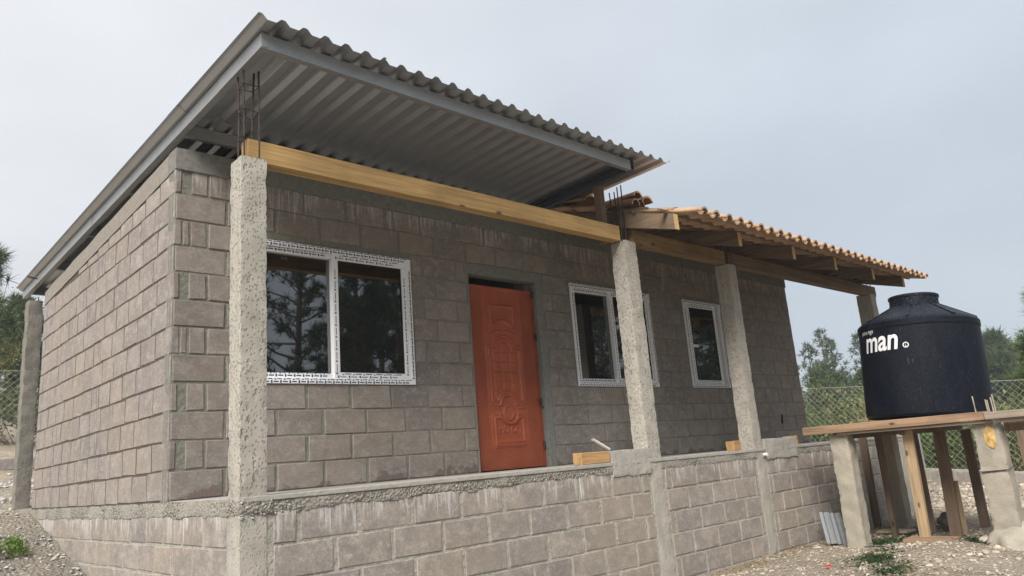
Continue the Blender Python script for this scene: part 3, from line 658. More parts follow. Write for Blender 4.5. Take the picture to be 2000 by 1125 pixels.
channel((0.003, -0.776, zb(0, -.78)+.001), (0.003, 2.3, zb(0, 2.3)), (1, 0, 0), 'zinc', name='edge_channel')
channel((0.0, 2.304, zb(0, 2.3)), (0.0, YB, zb(0, YB)), (1, 0, 0), 'zinc', name='edge_channel')
channel((XR, YF, zb(XR, YF)), (XR, YB, zb(XR, YB)), (-1, 0, 0), 'channel_dark', name='edge_channel')
for y in (-0.03, 1.3, 2.6, 3.9, 5.1): channel((0.052, y, zb(0, y)-.002), (XR-.052, y, zb(XR, y)-.002), (0, 1, 0), 'zinc')
PI_ = 0.147; XL = -0.065
def roof_sheet(k0, k1, y0, y1, lift, seed):
    prof = []
    for k in range(k0, k1+1):
        c = XL+k*PI_
        seq = [(-.046, 0), (-.042, .003), (-.017, .030), (-.010, .033), (.010, .033), (.017, .030), (.042, .003), (.046, 0)]
        if k == k0: seq = [q for q in seq if q[0] > -0.011]
        if k == k1: seq = [q for q in seq if q[0] < 0.011]
        prof += [(c+a, b) for a, b in seq]
    mb = MB(); n = len(prof); Y = np.linspace(y0, y1, 12)
    for j, y in enumerate(Y):
        for x, h in prof:
            e = 0.006*mnoise.noise((x*2.2, seed, 0)) if j == 0 else 0
            mb.v.append((x, y+(0.012*mnoise.noise((x*1.7, 4, seed)) if j == 0 else 0), zb(x, y)+0.103+h+lift+0.0012*mnoise.noise((0.3, y*2, seed))+e))
    for j in range(len(Y)-1):
        for i in range(n-1): mb.f.append((j*n+i, j*n+i+1, (j+1)*n+i+1, (j+1)*n+i))
    o = mb.build('roof_sheet', 'sheet', house); s = o.modifiers.new('s', 'SOLIDIFY'); s.thickness = 0.0015; return o
for i, (k0, k1) in enumerate(((0, 6), (6, 11), (11, 17), (17, 22), (22, 28))):
    roof_sheet(k0, k1, -1.58+random.uniform(-.012, .012), 0.0, 0.003+0.002*(i % 2), i); roof_sheet(k0, k1, -0.2, 5.42, 0.003*(i % 2), i+9)

MB().tube([(0.03, 4.62, zb(0, 4.62)+.06), (-0.10, 4.60, zb(0, 4.6)+.075)], 0.008, 6).build('rebar_stub', 'rebar', house)
# ---- clay tile roof
SL = 0.307; sth = math.atan(SL); ct, st_ = math.cos(sth), math.sin(sth)
rz = lambda y: 2.206+SL*(y+1.128)
for x in (3.83, 4.985, 6.09, 7.16, 8.28, 9.30):
    y0, y1 = -1.68+random.uniform(-.02, .02), 4.1; hh = 0.15
    mb = MB().add([(x, y0, rz(y0)), (x+.065, y0, rz(y0)), (x+.065, y1, rz(y1)), (x, y1, rz(y1)), (x, y0, rz(y0)+hh), (x+.065, y0, rz(y0)+hh), (x+.065, y1, rz(y1)+hh), (x, y1, rz(y1)+hh)],
                  [(0, 3, 2, 1), (4, 5, 6, 7), (1, 2, 6, 5), (0, 4, 7, 3), (2, 3, 7, 6)])
    r = mb.build('rafter', 'pine_y', house); MB().box((x+.0005, y0-.003, rz(y0)+.001), (x+.0645, y0, rz(y0)+hh-.001)).build('lit_sawn_end', 'pine_end_lit', r)
for i in range(16):
    y = -1.62+i*0.355
    if y > 4: break
    z = rz(y)+0.152; MB().box((3.72+random.uniform(-.05, .1), -0.02, -0.001), (9.75, 0.02, 0.023), M=Matrix.Translation((0, y, z)) @ Matrix.Rotation(sth, 4, 'X')).build('batten', 'pine_y', house)
def tile_mesh(name, r0, r1, L, arc, flip, th=0.016, n=9):
    mb = MB(); rows = [(0.0, r0), (L*0.5, (r0+r1)/2), (L, r1)]
    for y, r in rows:
        for rr in (r, r-th):
            for k in range(n):
                a = math.pi/2+arc*(k/(n-1)-0.5); z = rr*math.sin(a)-r*math.sin(math.pi/2-arc/2)*0.9
                mb.v.append((rr*math.cos(a)*1.0, y, -z if flip else z))
    def id(j, s, k): return j*2*n+s*n+k
    for j in range(2):
        for k in range(n-1):
            mb.f.append((id(j, 0, k), id(j, 0, k+1), id(j+1, 0, k+1), id(j+1, 0, k))); mb.f.append((id(j, 1, k), id(j+1, 1, k), id(j+1, 1, k+1), id(j, 1, k+1)))
        for k in (0, n-1): mb.f.append((id(j, 0, k), id(j, 1, k), id(j+1, 1, k), id(j+1, 0, k)))
    for j in (0, 2):
        for k in range(n-1): mb.f.append((id(j, 0, k), id(j, 0, k+1), id(j, 1, k+1), id(j, 1, k)))
    return mb.mesh(name, 'clay', True)
COVER = [tile_mesh('clay_tile', 0.064+.002*k, 0.056, 0.42, math.radians(146), False, 0.013) for k in range(2)]
PAN = [tile_mesh('clay_tile', 0.057, 0.065+.002*k, 0.42, math.radians(142), True, 0.013) for k in range(2)]
def tmat(x, s, dn, tilt, yawr):
    y = -1.87+s*ct; z = rz(y)+0.178+dn
    return Matrix.Translation((x, y, z)) @ Matrix.Rotation(yawr, 4, 'Z') @ Matrix.Rotation(sth-tilt, 4, 'X')
count = 0; field = MB()
for row in range(17):
    for i in range(30):
        for kd in (0, 1):
            x = 3.79+i*0.2035+(0.10 if kd == 0 else 0)+random.uniform(-.006, .006)
            if row < 3 and i == 0: continue
            me = random.choice(COVER if kd == 0 else PAN); s = row*0.335+random.uniform(-.012, .012)-(0.0 if kd == 0 else 0.02)
            dn = (0.036 if kd == 0 else 0.036)
            mt = tmat(x, s, dn, 0.035, random.uniform(-.02, .02)) @ Matrix.Rotation(random.uniform(-.03, .03), 4, 'Y')
            if row < 5 and count < 300:
                o = link('clay_tile', me, house); o.matrix_local = mt; count += 1
            else: field.add([mt @ v.co for v in me.vertices], [tuple(p.vertices) for p in me.polygons])
kind(field.build('clay_tiles_upper', 'clay', house, smooth=True), 'stuff')

# ================================================================== porch foundation
porch = thing('porch_foundation', 'low block wall with cast slab edge below the porch columns', 'foundation wall')
bays = [(0.175, 3.73), (3.94, 5.565), (5.755, 9.44)]
rows = []
for j in range(6):
    z1 = -0.088-0.198*j; z0 = z1-0.184
    for b, (lo, hi) in enumerate(bays):
        js = [(0.763-0.405 if j % 2 == 0 else 0.597)+0.405*n+(0.03 if b == 1 else -0.02 if b == 2 else 0) for n in range(-1, 24)]
        rows += [(a, q, z0, z1) for a, q in spans(js, lo+0.01, hi-0.01, 0.03 if b == 0 else 0.024)]
items = lay(rows, 'x', A_, 'block_base', porch, 0, proud=-0.002)
rows = []
for j in range(6):
    z1 = -0.098-0.188*j; z0 = z1-0.172
    js = [-0.62+0.35*n+(0.17 if j % 2 else 0) for n in range(16)]
    rows += [(a, q, z0, z1) for a, q in spans(js, -0.985, 4.2, 0.026) if (z1 > H(0, a)-0.15)]
items += lay(rows, 'y', 0.0, 'block_base', porch, 0, proud=-0.002)
place(items, porch, 300, 'foundation_blocks_small')
panel('wall_body', 'mortar_pale', porch, 'x', A_+0.0070, 0.13, [0.05, 9.6], [-1.35, -0.06], lambda a, z: False)
panel('wall_body', 'mortar_pale', porch, 'y', 0.0070, 0.13, [-1.0, 4.25], [-1.35, -0.06], lambda a, z: False)
MB().box((9.44, A_+0.2, -1.35), (9.58, 0.0, -0.05)).build('wall_body', 'mortar_pale', porch)
bevel(MB().box((0.012, A_-0.009, -0.030), (9.6, 0.004, 0.0)).build('slab', 'slab', porch), 0.004)
for i, (lo, hi) in enumerate(((0.13, 3.76), (3.90, 5.6), (5.72, 9.6))):
    put('rough_edge', rough_box((lo, A_-0.002, -0.098), (hi, A_+0.07, -0.022), 0.016, 0.006, 6, i*4, True), 'rough', porch)
put('rough_edge', rough_box((-0.003, -1.03, -0.105), (0.07, 4.25, -0.004), 0.02, 0.005, 6, 21, True), 'rough', porch)
put('rough_edge', rough_box((-0.008, -1.168, -0.105), (0.2, -0.98, -0.015), 0.018, 0.007, 9, 3, True), 'rough', porch)
# gravel showing in the honeycombed edge
def pebbles(name, spots, mat, parent=None, flat=0.75):
    v0 = np.array([(1, 0, 0), (-1, 0, 0), (0, 1, 0), (0, -1, 0), (0, 0, 1), (0, 0, -1)], float); f0 = [(0, 2, 4), (2, 1, 4), (1, 3, 4), (3, 0, 4), (2, 0, 5), (1, 2, 5), (3, 1, 5), (0, 3, 5)]
    # one subdivision, jittered, shared by all
    vs = list(map(tuple, v0)); fs = []; mid = {}
    def md(a, b):
        k = (min(a, b), max(a, b))
        if k not in mid:
            q = np.array(vs[a])+np.array(vs[b]); q /= np.linalg.norm(q); vs.append(tuple(q)); mid[k] = len(vs)-1
        return mid[k]
    for a, b, c in f0:
        x, y, z = md(a, b), md(b, c), md(c, a); fs += [(a, x, z), (x, b, y), (z, y, c), (x, y, z)]
    base = np.array(vs); fa = np.array(fs); VV = []; FF = []
    for n, (p, r) in enumerate(spots):
        q = base*(1+rng.uniform(-.3, .3, (len(base), 1)))*np.array([1, rng.uniform(.6, 1), flat*rng.uniform(.6, 1)])*r
        a = rng.uniform(0, 6.28); ca, sa = math.cos(a), math.sin(a); b = rng.uniform(-.5, .5); cb, sb = math.cos(b), math.sin(b)
        q = q @ np.array([[1, 0, 0], [0, cb, -sb], [0, sb, cb]]) @ np.array([[ca, -sa, 0], [sa, ca, 0], [0, 0, 1]]); VV.append(q+np.array(p)); FF.append(fa+len(base)*n)
    me = bpy.data.meshes.new(name); me.from_pydata(np.concatenate(VV).tolist(), [], np.concatenate(FF).tolist()); me.materials.append(MAT[mat]); return kind(link(name, me, parent), 'stuff')
sp = []
for n in range(800):
    x = rng.uniform(0.1, 9.5)
    if mnoise.noise((x*1.4, 0, 0)) < -0.12: continue
    sp.append(((x, A_+0.004+rng.uniform(-.004, .004), rng.uniform(-.095, -.035)+0.012*mnoise.noise((x*3, 1, 1))), rng.uniform(.004, .010)))
for n in range(300):
    y = rng.uniform(-1.1, 3.5); sp.append(((0.003+rng.uniform(-.004, .003), y, rng.uniform(-.10, -.045)), rng.uniform(.004, .010)))
for n in range(40): sp.append(((rng.uniform(-.005, .3), A_+0.001+rng.uniform(-.006, .006), rng.uniform(-.12, -.005)), rng.uniform(.005, .013)))
pebbles('exposed_gravel', sp, 'stone_grey', porch)
# cement curbs poured on the slab edge
put('cement_curb', rough_box((3.225, A_-0.009, -0.125), (3.76, A_+0.14, 0.095), 0.02, 0.006, 7, 1, True), 'curb', porch)
put('cement_curb', rough_box((5.775, A_-0.009, -0.125), (6.49, A_+0.14, 0.095), 0.02, 0.006, 7, 8, True), 'curb', porch)
MB().tube([(5.74, A_-0.045, -0.068), (5.74, A_+0.05, -0.068)], 0.017, 12).build('pipe_stub', 'foam', porch)
tag(bevel(MB().box((6.495, A_-0.012, -0.005), (6.53, A_+0.15, 0.108)).build('form_board', 'orange_wood'), .003), 'sawn end of an orange form board at the right end of the grey curb', 'board')
tag(bevel(MB().box((2.845, A_-0.004, 0.001), (3.205, A_+0.095, 0.100), 0.003).build('timber_offcut', 'orange_wood'), .006), 'stained yellow timber block lying on the slab edge right of the orange door', 'timber block')
tag(bevel(MB().box((5.215, A_+0.02, 0.001), (5.345, A_+0.12, 0.10), 0.003).build('timber_offcut', 'orange_wood'), .004), 'small orange timber block on the slab against the third porch column', 'timber block')
mb = MB().tube([(3.28, A_+0.06, 0.112), (3.065, A_+0.05, 0.205)], 0.012, 12, cap=False).tube([(3.065, A_+0.05, 0.205), (3.28, A_+0.06, 0.112)], 0.0095, 12, cap=False)
tag(mb.build('pvc_pipe', 'foam'), 'short white plastic pipe leaning on the yellow timber block', 'pipe')
# loose roof tiles lying on the eave end of the roof
LOOSE = tile_mesh('clay_tile', 0.092, 0.078, 0.40, math.radians(150), False)
for i, (x, y, z, yw, rl, rx, lab) in enumerate(((4.17, -1.08, 2.60, 0.06, 0.06, 0.05, 'topmost clay tile of the loose pile beside the metal roof'), (4.25, -1.13, 2.545, -0.05, -0.08, 0.08, 'second clay tile from the top of the loose pile by the metal roof'),
        (4.16, -1.10, 2.51, 0.08, 0.10, 0.10, 'third clay tile down in the loose pile by the metal roof'), (4.02, -1.15, 2.47, 0.15, -0.12, 0.16, 'pale clay tile lying lowest in the pile, behind the thin rebar cage'), (3.74, -0.80, 2.56, -0.1, 0.2, 0.25, 'loose clay tile under the end of the dark roof channel'))):
    o = link('clay_tile', LOOSE, None, (x, y, z), (rx, rl, yw)); tag(o, lab, 'roof tile', 'loose clay tiles on the porch roof')

# ================================================================== tank platform
plat = thing('tank_platform', 'rough timber platform on concrete pillars carrying the black water tank', 'platform')
put('concrete_pillar', rough_box((6.25, -1.87, -1.3), (6.42, -1.67, 0.086), 0.025, 0.010, 8, 2), 'pillar', plat)
put('concrete_pillar', rough_box((6.255, -3.30, -1.3), (6.44, -3.07, 0.078), 0.025, 0.011, 8, 6), 'pillar', plat)
put('concrete_pillar', rough_box((7.95, -1.66, -1.3), (8.13, -1.46, 0.07), 0.05, 0.007, 8, 9), 'pillar', plat)
put('concrete_pillar', rough_box((7.95, -3.30, -1.3), (8.13, -3.10, 0.07), 0.05, 0.007, 8, 12), 'pillar', plat)
bm = bmesh.new(); bmesh.ops.create_icosphere(bm, subdivisions=4, radius=1.0)
for v in bm.verts:
    q = v.co.copy(); v.co = Vector((q.x*0.27, q.y*0.30, max(q.z, -0.3)*0.26)); v.co *= 1+0.16*mnoise.noise(q*2.1)+0.05*mnoise.noise(q*7)
me = bpy.data.meshes.new('mortar_footing'); bm.to_mesh(me); bm.free()
for p in me.polygons: p.use_smooth = True
put('mortar_footing', me, 'pillar', plat, (6.36, -3.24, -1.10))
def board(name, mat, a, b, jit=0.003): return bevel(MB().box(a, b, jit).build(name, mat, plat), 0.003)
board('edge_board', 'board', (6.17, -3.27, 0.096), (6.205, -1.42, 0.178), 0.006)
board('edge_board', 'board_grey', (6.155, -5.0, 0.100), (6.192, -3.225, 0.168), 0.004)
board('ledger_board', 'board_grey', (6.20, -3.26, 0.070), (6.32, -1.78, 0.094)); board('ledger_board', 'board_grey', (6.19, -5.0, 0.068), (6.30, -3.30, 0.098))
for i, y in enumerate(np.arange(-3.26, -1.5, 0.178)): board('deck_plank', 'board' if i % 3 else 'board_grey', (6.207, y, 0.1235), (8.15, y+0.17, 0.172), 0.002)
for y in (-3.18, -2.42, -1.74): board('joist', 'post_dark', (6.33, y, 0.02), (8.12, y+0.05, 0.119))
board('joist', 'post_dark', (6.33, -4.6, -0.02), (6.37, -3.32, 0.064))
def post(x, y, z0, mat, sx=0.045, sy=0.10, top=0.066, lean=(0, 0)):
    mb = MB().box((-sx/2, -sy/2, z0), (sx/2, sy/2, top), 0.003)
    mb.v = [(a+lean[0]*(c-top)+x, b+lean[1]*(c-top)+y, c) for a, b, c in mb.v]; return bevel(mb.build('wooden_post', mat, plat), 0.003)
post(6.375, -2.44, -1.02, 'post', lean=(0, -0.02)); post(7.25, -1.78, -1.10, 'post_dark', 0.08, 0.05, 0.02); post(7.95, -1.30, -1.1, 'post_dark', 0.05, 0.09, 0.02)
post(7.08, -2.50, -1.08, 'post_dark', 0.05, 0.11, 0.02, (0.02, -0.02)); post(7.95, -2.50, -1.08, 'post_dark', 0.05, 0.10, 0.02); post(7.35, -2.14, -1.06, 'post_dark', 0.045, 0.08, 0.02)
post(6.95, -3.30, -1.08, 'post_dark', 0.05, 0.09, 0.02); post(7.02, -3.42, -1.08, 'post_dark', 0.05, 0.09, 0.05)
board('splice_board', 'post', (7.11, -2.57, -1.05), (7.14, -2.46, -0.5))
board('footing_board', 'board', (6.15, -2.72, -1.005), (6.42, -2.28, -0.975), 0.004); board('footing_board', 'plank', (7.4, -1.85, -1.075), (7.65, -1.5, -1.05), 0.004)
mb = MB()
for dx, dy, h in ((0.03, 0.02, 0.27), (0.055, 0.06, 0.25), (0.13, 0.03, 0.30), (0.15, 0.10, 0.26), (0.10, 0.19, 0.3)):
    mb.tube([(6.255+dx, -3.30+dy, 0.05), (6.255+dx-0.01, -3.30+dy+.005, h+0.03)], 0.006, 6)
mb.build('rebar_stub', 'stone', plat)
loop = [(6.25, -3.31, -0.36), (6.245, -3.065, -0.372), (6.445, -3.06, -0.36), (6.448, -3.31, -0.33), (6.25, -3.31, -0.36)]
mb = MB().tube(loop, 0.0035, 5).tube([(6.246, -3.06, -0.385), (6.247, -3.31, -0.362)], 0.003, 5); mb.build('tie_wire', 'rebar', plat)
mb = MB(); out = []
for k in range(13):
    a = 2*math.pi*k/13; out.append((6.2455+0.004*math.sin(k*2.3), -3.21+0.05*math.cos(a)*(1+.15*math.sin(k*1.7)), -0.06+0.105*math.sin(a)*(1+.12*math.cos(k*2.1))))
mb.add(out+[(6.236, -3.21, -0.06)], [(i, (i+1) % 13, 13) for i in range(13)]); mb.build('cardboard_scrap', 'tan'); tag(bpy.data.objects['cardboard_scrap'], 'dry tan leaf-shaped scrap stuck on the front concrete pillar of the platform', 'scrap')  # torn cardboard patch with a leaf-like outline

# ================================================================== water tank
tank = bpy.data.objects.new('water_tank', None); COL.objects.link(tank); tag(tank, 'black plastic water tank with white lettering on the timber platform', 'water tank')
TX, TY, TZ = 7.0, -2.46, 0.176
tank.location = (TX, TY, TZ); tank.rotation_euler = (0.046, 0.05, 0)
RB, RT = 0.615, 0.598
prof = [(0.0, 0.0), (0.598, 0.0), (RB, 0.025), (RB, 0.12), (RB-.004, 0.5), (RT+.002, 0.93), (RT+.010, 0.945), (RT+.010, 1.0), (RT-.004, 1.018), (0.56, 1.045), (0.262, 1.205), (0.25, 1.215), (0.25, 1.232)]
def lathe(name, prof, n, mat, parent, loc=None):
    mb = MB()
    for r, z in prof: mb.v += [(r*math.cos(2*math.pi*k/n), r*math.sin(2*math.pi*k/n), z) for k in range(n)]
    for i in range(len(prof)-1):
        for k in range(n): mb.f.append((i*n+k, i*n+(k+1) % n, (i+1)*n+(k+1) % n, (i+1)*n+k))
    o = mb.build(name, mat, parent, loc, True); m = o.modifiers.new('e', 'EDGE_SPLIT'); m.split_angle = math.radians(28); return o
lathe('tank_body', prof, 96, 'tank', tank)
lathe('tank_lid', [(0.252, 1.19), (0.252, 1.232), (0.247, 1.235), (0.247, 1.30), (0.256, 1.304), (0.256, 1.328), (0.248, 1.334), (0.0, 1.34)], 72, 'tank', tank)
for k in range(8):
    a = 2*math.pi*k/8+0.2; mb = MB()
    for r, z, wd in ((0.255, 1.206, 0.010), (0.42, 1.118, 0.011), (0.585, 1.028, 0.020)):
        for s in (-1, 1):
            for h in (0.0, 0.016):
                mb.v.append((r*math.cos(a)-s*wd*math.sin(a), r*math.sin(a)+s*wd*math.cos(a), z+h))
    for i in range(2):
        b = 4*i; mb.f += [(b+1, b+3, b+7, b+5), (b, b+1, b+5, b+4), (b+2, b+6, b+7, b+3)]
    mb.f += [(0, 2, 3, 1), (8, 9, 11, 10)]; mb.build('tank_rib', 'tank', tank)
def wrap_text(txt, size, a_left, z0, slope, shear, offset, name, rad, condense=1.0, mat='paint_white'):
    cu = bpy.data.curves.new('t', 'FONT'); cu.body = txt; cu.size = size; cu.shear = shear; cu.offset = offset; cu.resolution_u = 6
    o = bpy.data.objects.new('t', cu); COL.objects.link(o); me = bpy.data.meshes.new_from_object(o.evaluated_get(bpy.context.evaluated_depsgraph_get())); bpy.data.objects.remove(o)
    bm = bmesh.new(); bm.from_mesh(me); bmesh.ops.triangulate(bm, faces=bm.faces)
    bmesh.ops.subdivide_edges(bm, edges=[e for e in bm.edges if e.calc_length() > 0.03], cuts=2, use_grid_fill=False); bmesh.ops.triangulate(bm, faces=bm.faces)
    for v in bm.verts:
        s = v.co.x*condense; z = z0+v.co.y; rr = rad(z); a = a_left+s/rr; v.co = Vector((rr*math.cos(a), rr*math.sin(a), z))
    bm.to_mesh(me); bm.free(); me.materials.append(MAT[mat]); return link(name, me, tank)
radf = lambda z: RB-0.004+(RT-RB+.006)*max(0, (z-0.5)/0.43)+0.0025 if z > 0.5 else RB-0.001
A0 = math.atan2(CAMP.y-TY, CAMP.x-TX)
wrap_text('man', 0.315, A0-1.03, 0.70, 0, 0.15, 0.007, 'lettering', radf, 0.80)
wrap_text('®', 0.075, A0-1.03+0.78, 0.70, 0, 0, 0.002, 'lettering', radf)
wrap_text('para Agu', 0.07, A0-1.12, 0.90, 0, 0, 0.0, 'small_lettering', radf, 0.8)

# ================================================================== fences
def chain(y0, y1, zlo, zhi, place_, pitch=0.12, r=0.0017):
    mb = MB(); n0 = int((y1-y0+3)/pitch)
    for sgn in (1, -1):
        for i in range(-20, n0+20):
            a = y0+i*pitch; pts = []
            hgt_ = zhi-zlo; s0, s1 = a, a+sgn*hgt_
            t0, t1 = 0.0, 1.0
            lo, hi = min(s0, s1), max(s0, s1)
            if hi < y0 or lo > y1: continue
            f = lambda t: s0+(s1-s0)*t
            if f(0) < y0: t0 = (y0-s0)/(s1-s0)
            if f(0) > y1: t0 = (y1-s0)/(s1-s0)
            if f(1) < y0: t1 = (y0-s0)/(s1-s0)
            if f(1) > y1: t1 = (y1-s0)/(s1-s0)
            if t1-t0 < 0.02: continue
            mb.tube([place_(f(t0), zlo+hgt_*t0, sgn), place_(f(t1), zlo+hgt_*t1, sgn)], r, 3, False)
    return mb
fr = thing('chain_link_fence', 'chain link wire fence on a low block wall beyond the water tank', 'fence')
FX = 12.85; base = lambda y: H(FX, y)
mb = chain(-5.0, 7.5, 0.0, 1.50, lambda s, z, g: (FX+0.003*g, s, base(s)+0.22+z)); kind(mb.build('wire_mesh', 'wire', fr), 'stuff')
MB().tube([(FX, y, base(y)+1.72) for y in np.arange(-5, 7.6, 0.5)], 0.004, 5).build('top_wire', 'wire', fr)
for y in (-4.9, -2.5, -0.22, 2.2, 4.7, 7.2): MB().tube([(FX+.02, y, base(y)-0.1), (FX+.02, y, base(y)+1.74)], 0.028, 10).build('fence_post', 'zinc', fr)
y = -5.2
while y < 7.5:
    L_ = 0.39 if int(y*10) % 3 else 0.36
    me = block_mesh(L_, 0.215, random.randrange(3), 'block_base'); link('concrete_block', me, fr, (FX-0.07, y+L_/2, base(y)+0.0), (0, 0, -math.pi/2)); y += L_+0.025
mb = MB(); Y = np.arange(-5.2, 7.6, 0.5)
for q in Y: mb.v += [(FX-0.062, q, base(q)-0.3), (FX-0.062, q, base(q)+0.222), (FX+0.06, q, base(q)+0.222), (FX+0.06, q, base(q)-0.3)]
for i in range(len(Y)-1):
    for k in range(4): mb.f.append((4*i+k, 4*i+(k+1) % 4, 4*i+4+(k+1) % 4, 4*i+4+k))
mb.build('base_wall', 'mortar_pale', fr)
fl = thing('chain_link_fence', 'chain link wire fence on a block wall behind the left rear corner of the house', 'fence')
FY = 11.0
mb = chain(-6.0, 5.0, 0.0, 1.6, lambda s, z, g: (s, FY+0.003*g, 0.86+z)); kind(mb.build('wire_mesh', 'wire', fl), 'stuff')
MB().tube([(-6, FY, 2.46), (5, FY, 2.46)], 0.004, 5).build('top_wire', 'wire', fl)
for x in (-3.2, -0.7, 1.95, 4.5): MB().tube([(x, FY+.02, 0.3), (x, FY+.02, 2.48)], 0.028, 10).build('fence_post', 'zinc', fl)
for j in range(2):
    x = -6.0+(0.2 if j else 0)
    while x < 5.0:
        link('concrete_block', block_mesh(0.39, 0.188, random.randrange(3), 'block_base'), fl, (x+0.195, FY-0.07, 0.47+0.2*j)); x += 0.41
MB().box((-6.2, FY-0.062, 0.1), (5.2, FY+0.06, 0.865)).build('base_wall', 'mortar_grey', fl)

# ================================================================== loose things on the ground
mb = MB(); prof = [(0, 0), (.03, .012), (.055, .0), (.075, .02), (.105, .02), (.125, 0), (.155, .012), (.185, 0), (.205, .02), (.235, .02)]
for L_ in (0, 0.36): mb.v += [(a, -b, L_) for a, b in prof]
n = len(prof); mb.f = [(i, i+1, n+i+1, n+i) for i in range(n-1)]
MAT['zinc_dull'] = metal_mat('dull_zinc', (0.24, 0.25, 0.255), 0.7, 30, 0.35)
zo = mb.build('zinc_offcut', 'zinc_dull', None, (6.36, -1.40, -1.06)); zo.rotation_euler = (math.radians(-28), math.radians(8), math.radians(-38)); sm = zo.modifiers.new('s', 'SOLIDIFY'); sm.thickness = 0.003
tag(zo, 'short piece of ribbed zinc sheet leaning on the wall beside the first pillar', 'metal sheet')
def rock(loc, r, mat, lab, cat='rock'):
    bm = bmesh.new(); bmesh.ops.create_icosphere(bm, subdivisions=3, radius=r)
    for v in bm.verts: v.co *= 1+0.28*mnoise.noise(v.co*(1.4/r)+Vector(loc)); v.co.z *= 0.85
    me = bpy.data.meshes.new('rock'); bm.to_mesh(me); bm.free(); me.materials.append(MAT[mat]); return tag(link('rock', me, None, loc), lab, cat)
rock((7.75, -2.20, -0.98), 0.12, 'rock', 'rounded brown grey rock between two timber posts under the tank')
rock((6.4, -2.95, -1.04), 0.09, 'stone', 'pale stone near the mortar footing of the front pillar'); rock((6.12, -1.40, -1.09), 0.055, 'stone', 'pale flat stone at the foot of the wall left of the zinc sheet')
for (x, y, z, L_, a, m, lab) in ((5.42, -2.45, -1.0, 0.36, 0.9, 'plank', 'short pale plank lying on gravel before the leaning yellow post'), (6.02, -3.02, -1.03, 0.42, 0.35, 'plank', 'upper grey timber strip lying against the front pillar footing'), (5.98, -3.09, -1.065, 0.45, 0.25, 'board_grey', 'lower grey timber strip lying against the front pillar footing')):
    o = bevel(MB().box((-L_/2, -0.04, -0.015), (L_/2, 0.04, 0.017), 0.004).build('loose_plank', m, None, (x, y, z)), 0.003); o.rotation_euler = (0.03, 0.04, a-1.2); tag(o, lab, 'plank')
hp = [(5.0+0.12*k, -3.60-0.09*k, H(5.0+.12*k, -3.60-.09*k)+0.02+0.015*math.sin(k)) for k in range(10)]
tag(MB().tube(hp, 0.011, 8).build('hose', 'hose', smooth=True), 'dark blue black hose lying in the lower right corner gravel', 'hose')
hp = [(5.9, -2.0, -1.02), (5.75, -2.25, -0.99), (5.66, -2.4, -1.0)]; tag(MB().tube(hp, 0.005, 5).build('bent_wire', 'rebar'), 'thin dark wire lying on the sandy ground left of the yellow post', 'wire')
tag(MB().box((-.03, -.02, 0), (.03, .02, .008), .006).build('scrap', 'red', None, (4.78, -2.15, H(4.78, -2.15)+.03)), 'tiny red scrap on the sandy ground near the foundation wall', 'scrap')
# stones and gravel
sp = []
def scatter(n, x0, x1, y0, y1, r0, r1, dens=None, lift=0.2):
    c = 0
    while c < n:
        x, y = rng.uniform(x0, x1), rng.uniform(y0, y1); c += 1
        if dens and mnoise.noise((x*dens[0], y*dens[0], dens[1])) < dens[2]: continue
        r = r0+(r1-r0)*rng.random()**3; sp.append(((x, y, H(x, y)+0.035*mnoise.noise((x*1.3, y*1.3, 3))+r*lift), r))
scatter(5200, 3.6, 6.6, -4.2, -1.2, 0.003, 0.017); scatter(700, 4.2, 6.4, -3.9, -2.4, 0.006, 0.036, (1.6, 2, 0.0)); scatter(4200, 6.4, 12.8, -4.6, 1.4, 0.008, 0.032)
scatter(1800, 9.2, 12.8, -3.5, 1.6, 0.018, 0.06, (0.8, 4, -0.1)); scatter(1500, 10.0, 12.8, -4, 1, 0.01, 0.045)
pebbles('gravel', sp, 'stone')
sp = []; scatter(3500, -2.0, -0.02, -0.6, 5.2, 0.005, 0.024); scatter(500, -2.0, -0.02, 0.2, 5.2, 0.012, 0.042, (2.0, 7, 0.05)); scatter(2500, -2.4, 2.6, 5.0, 10.8, 0.008, 0.045)
pebbles('rubble', sp, 'stone_grey')

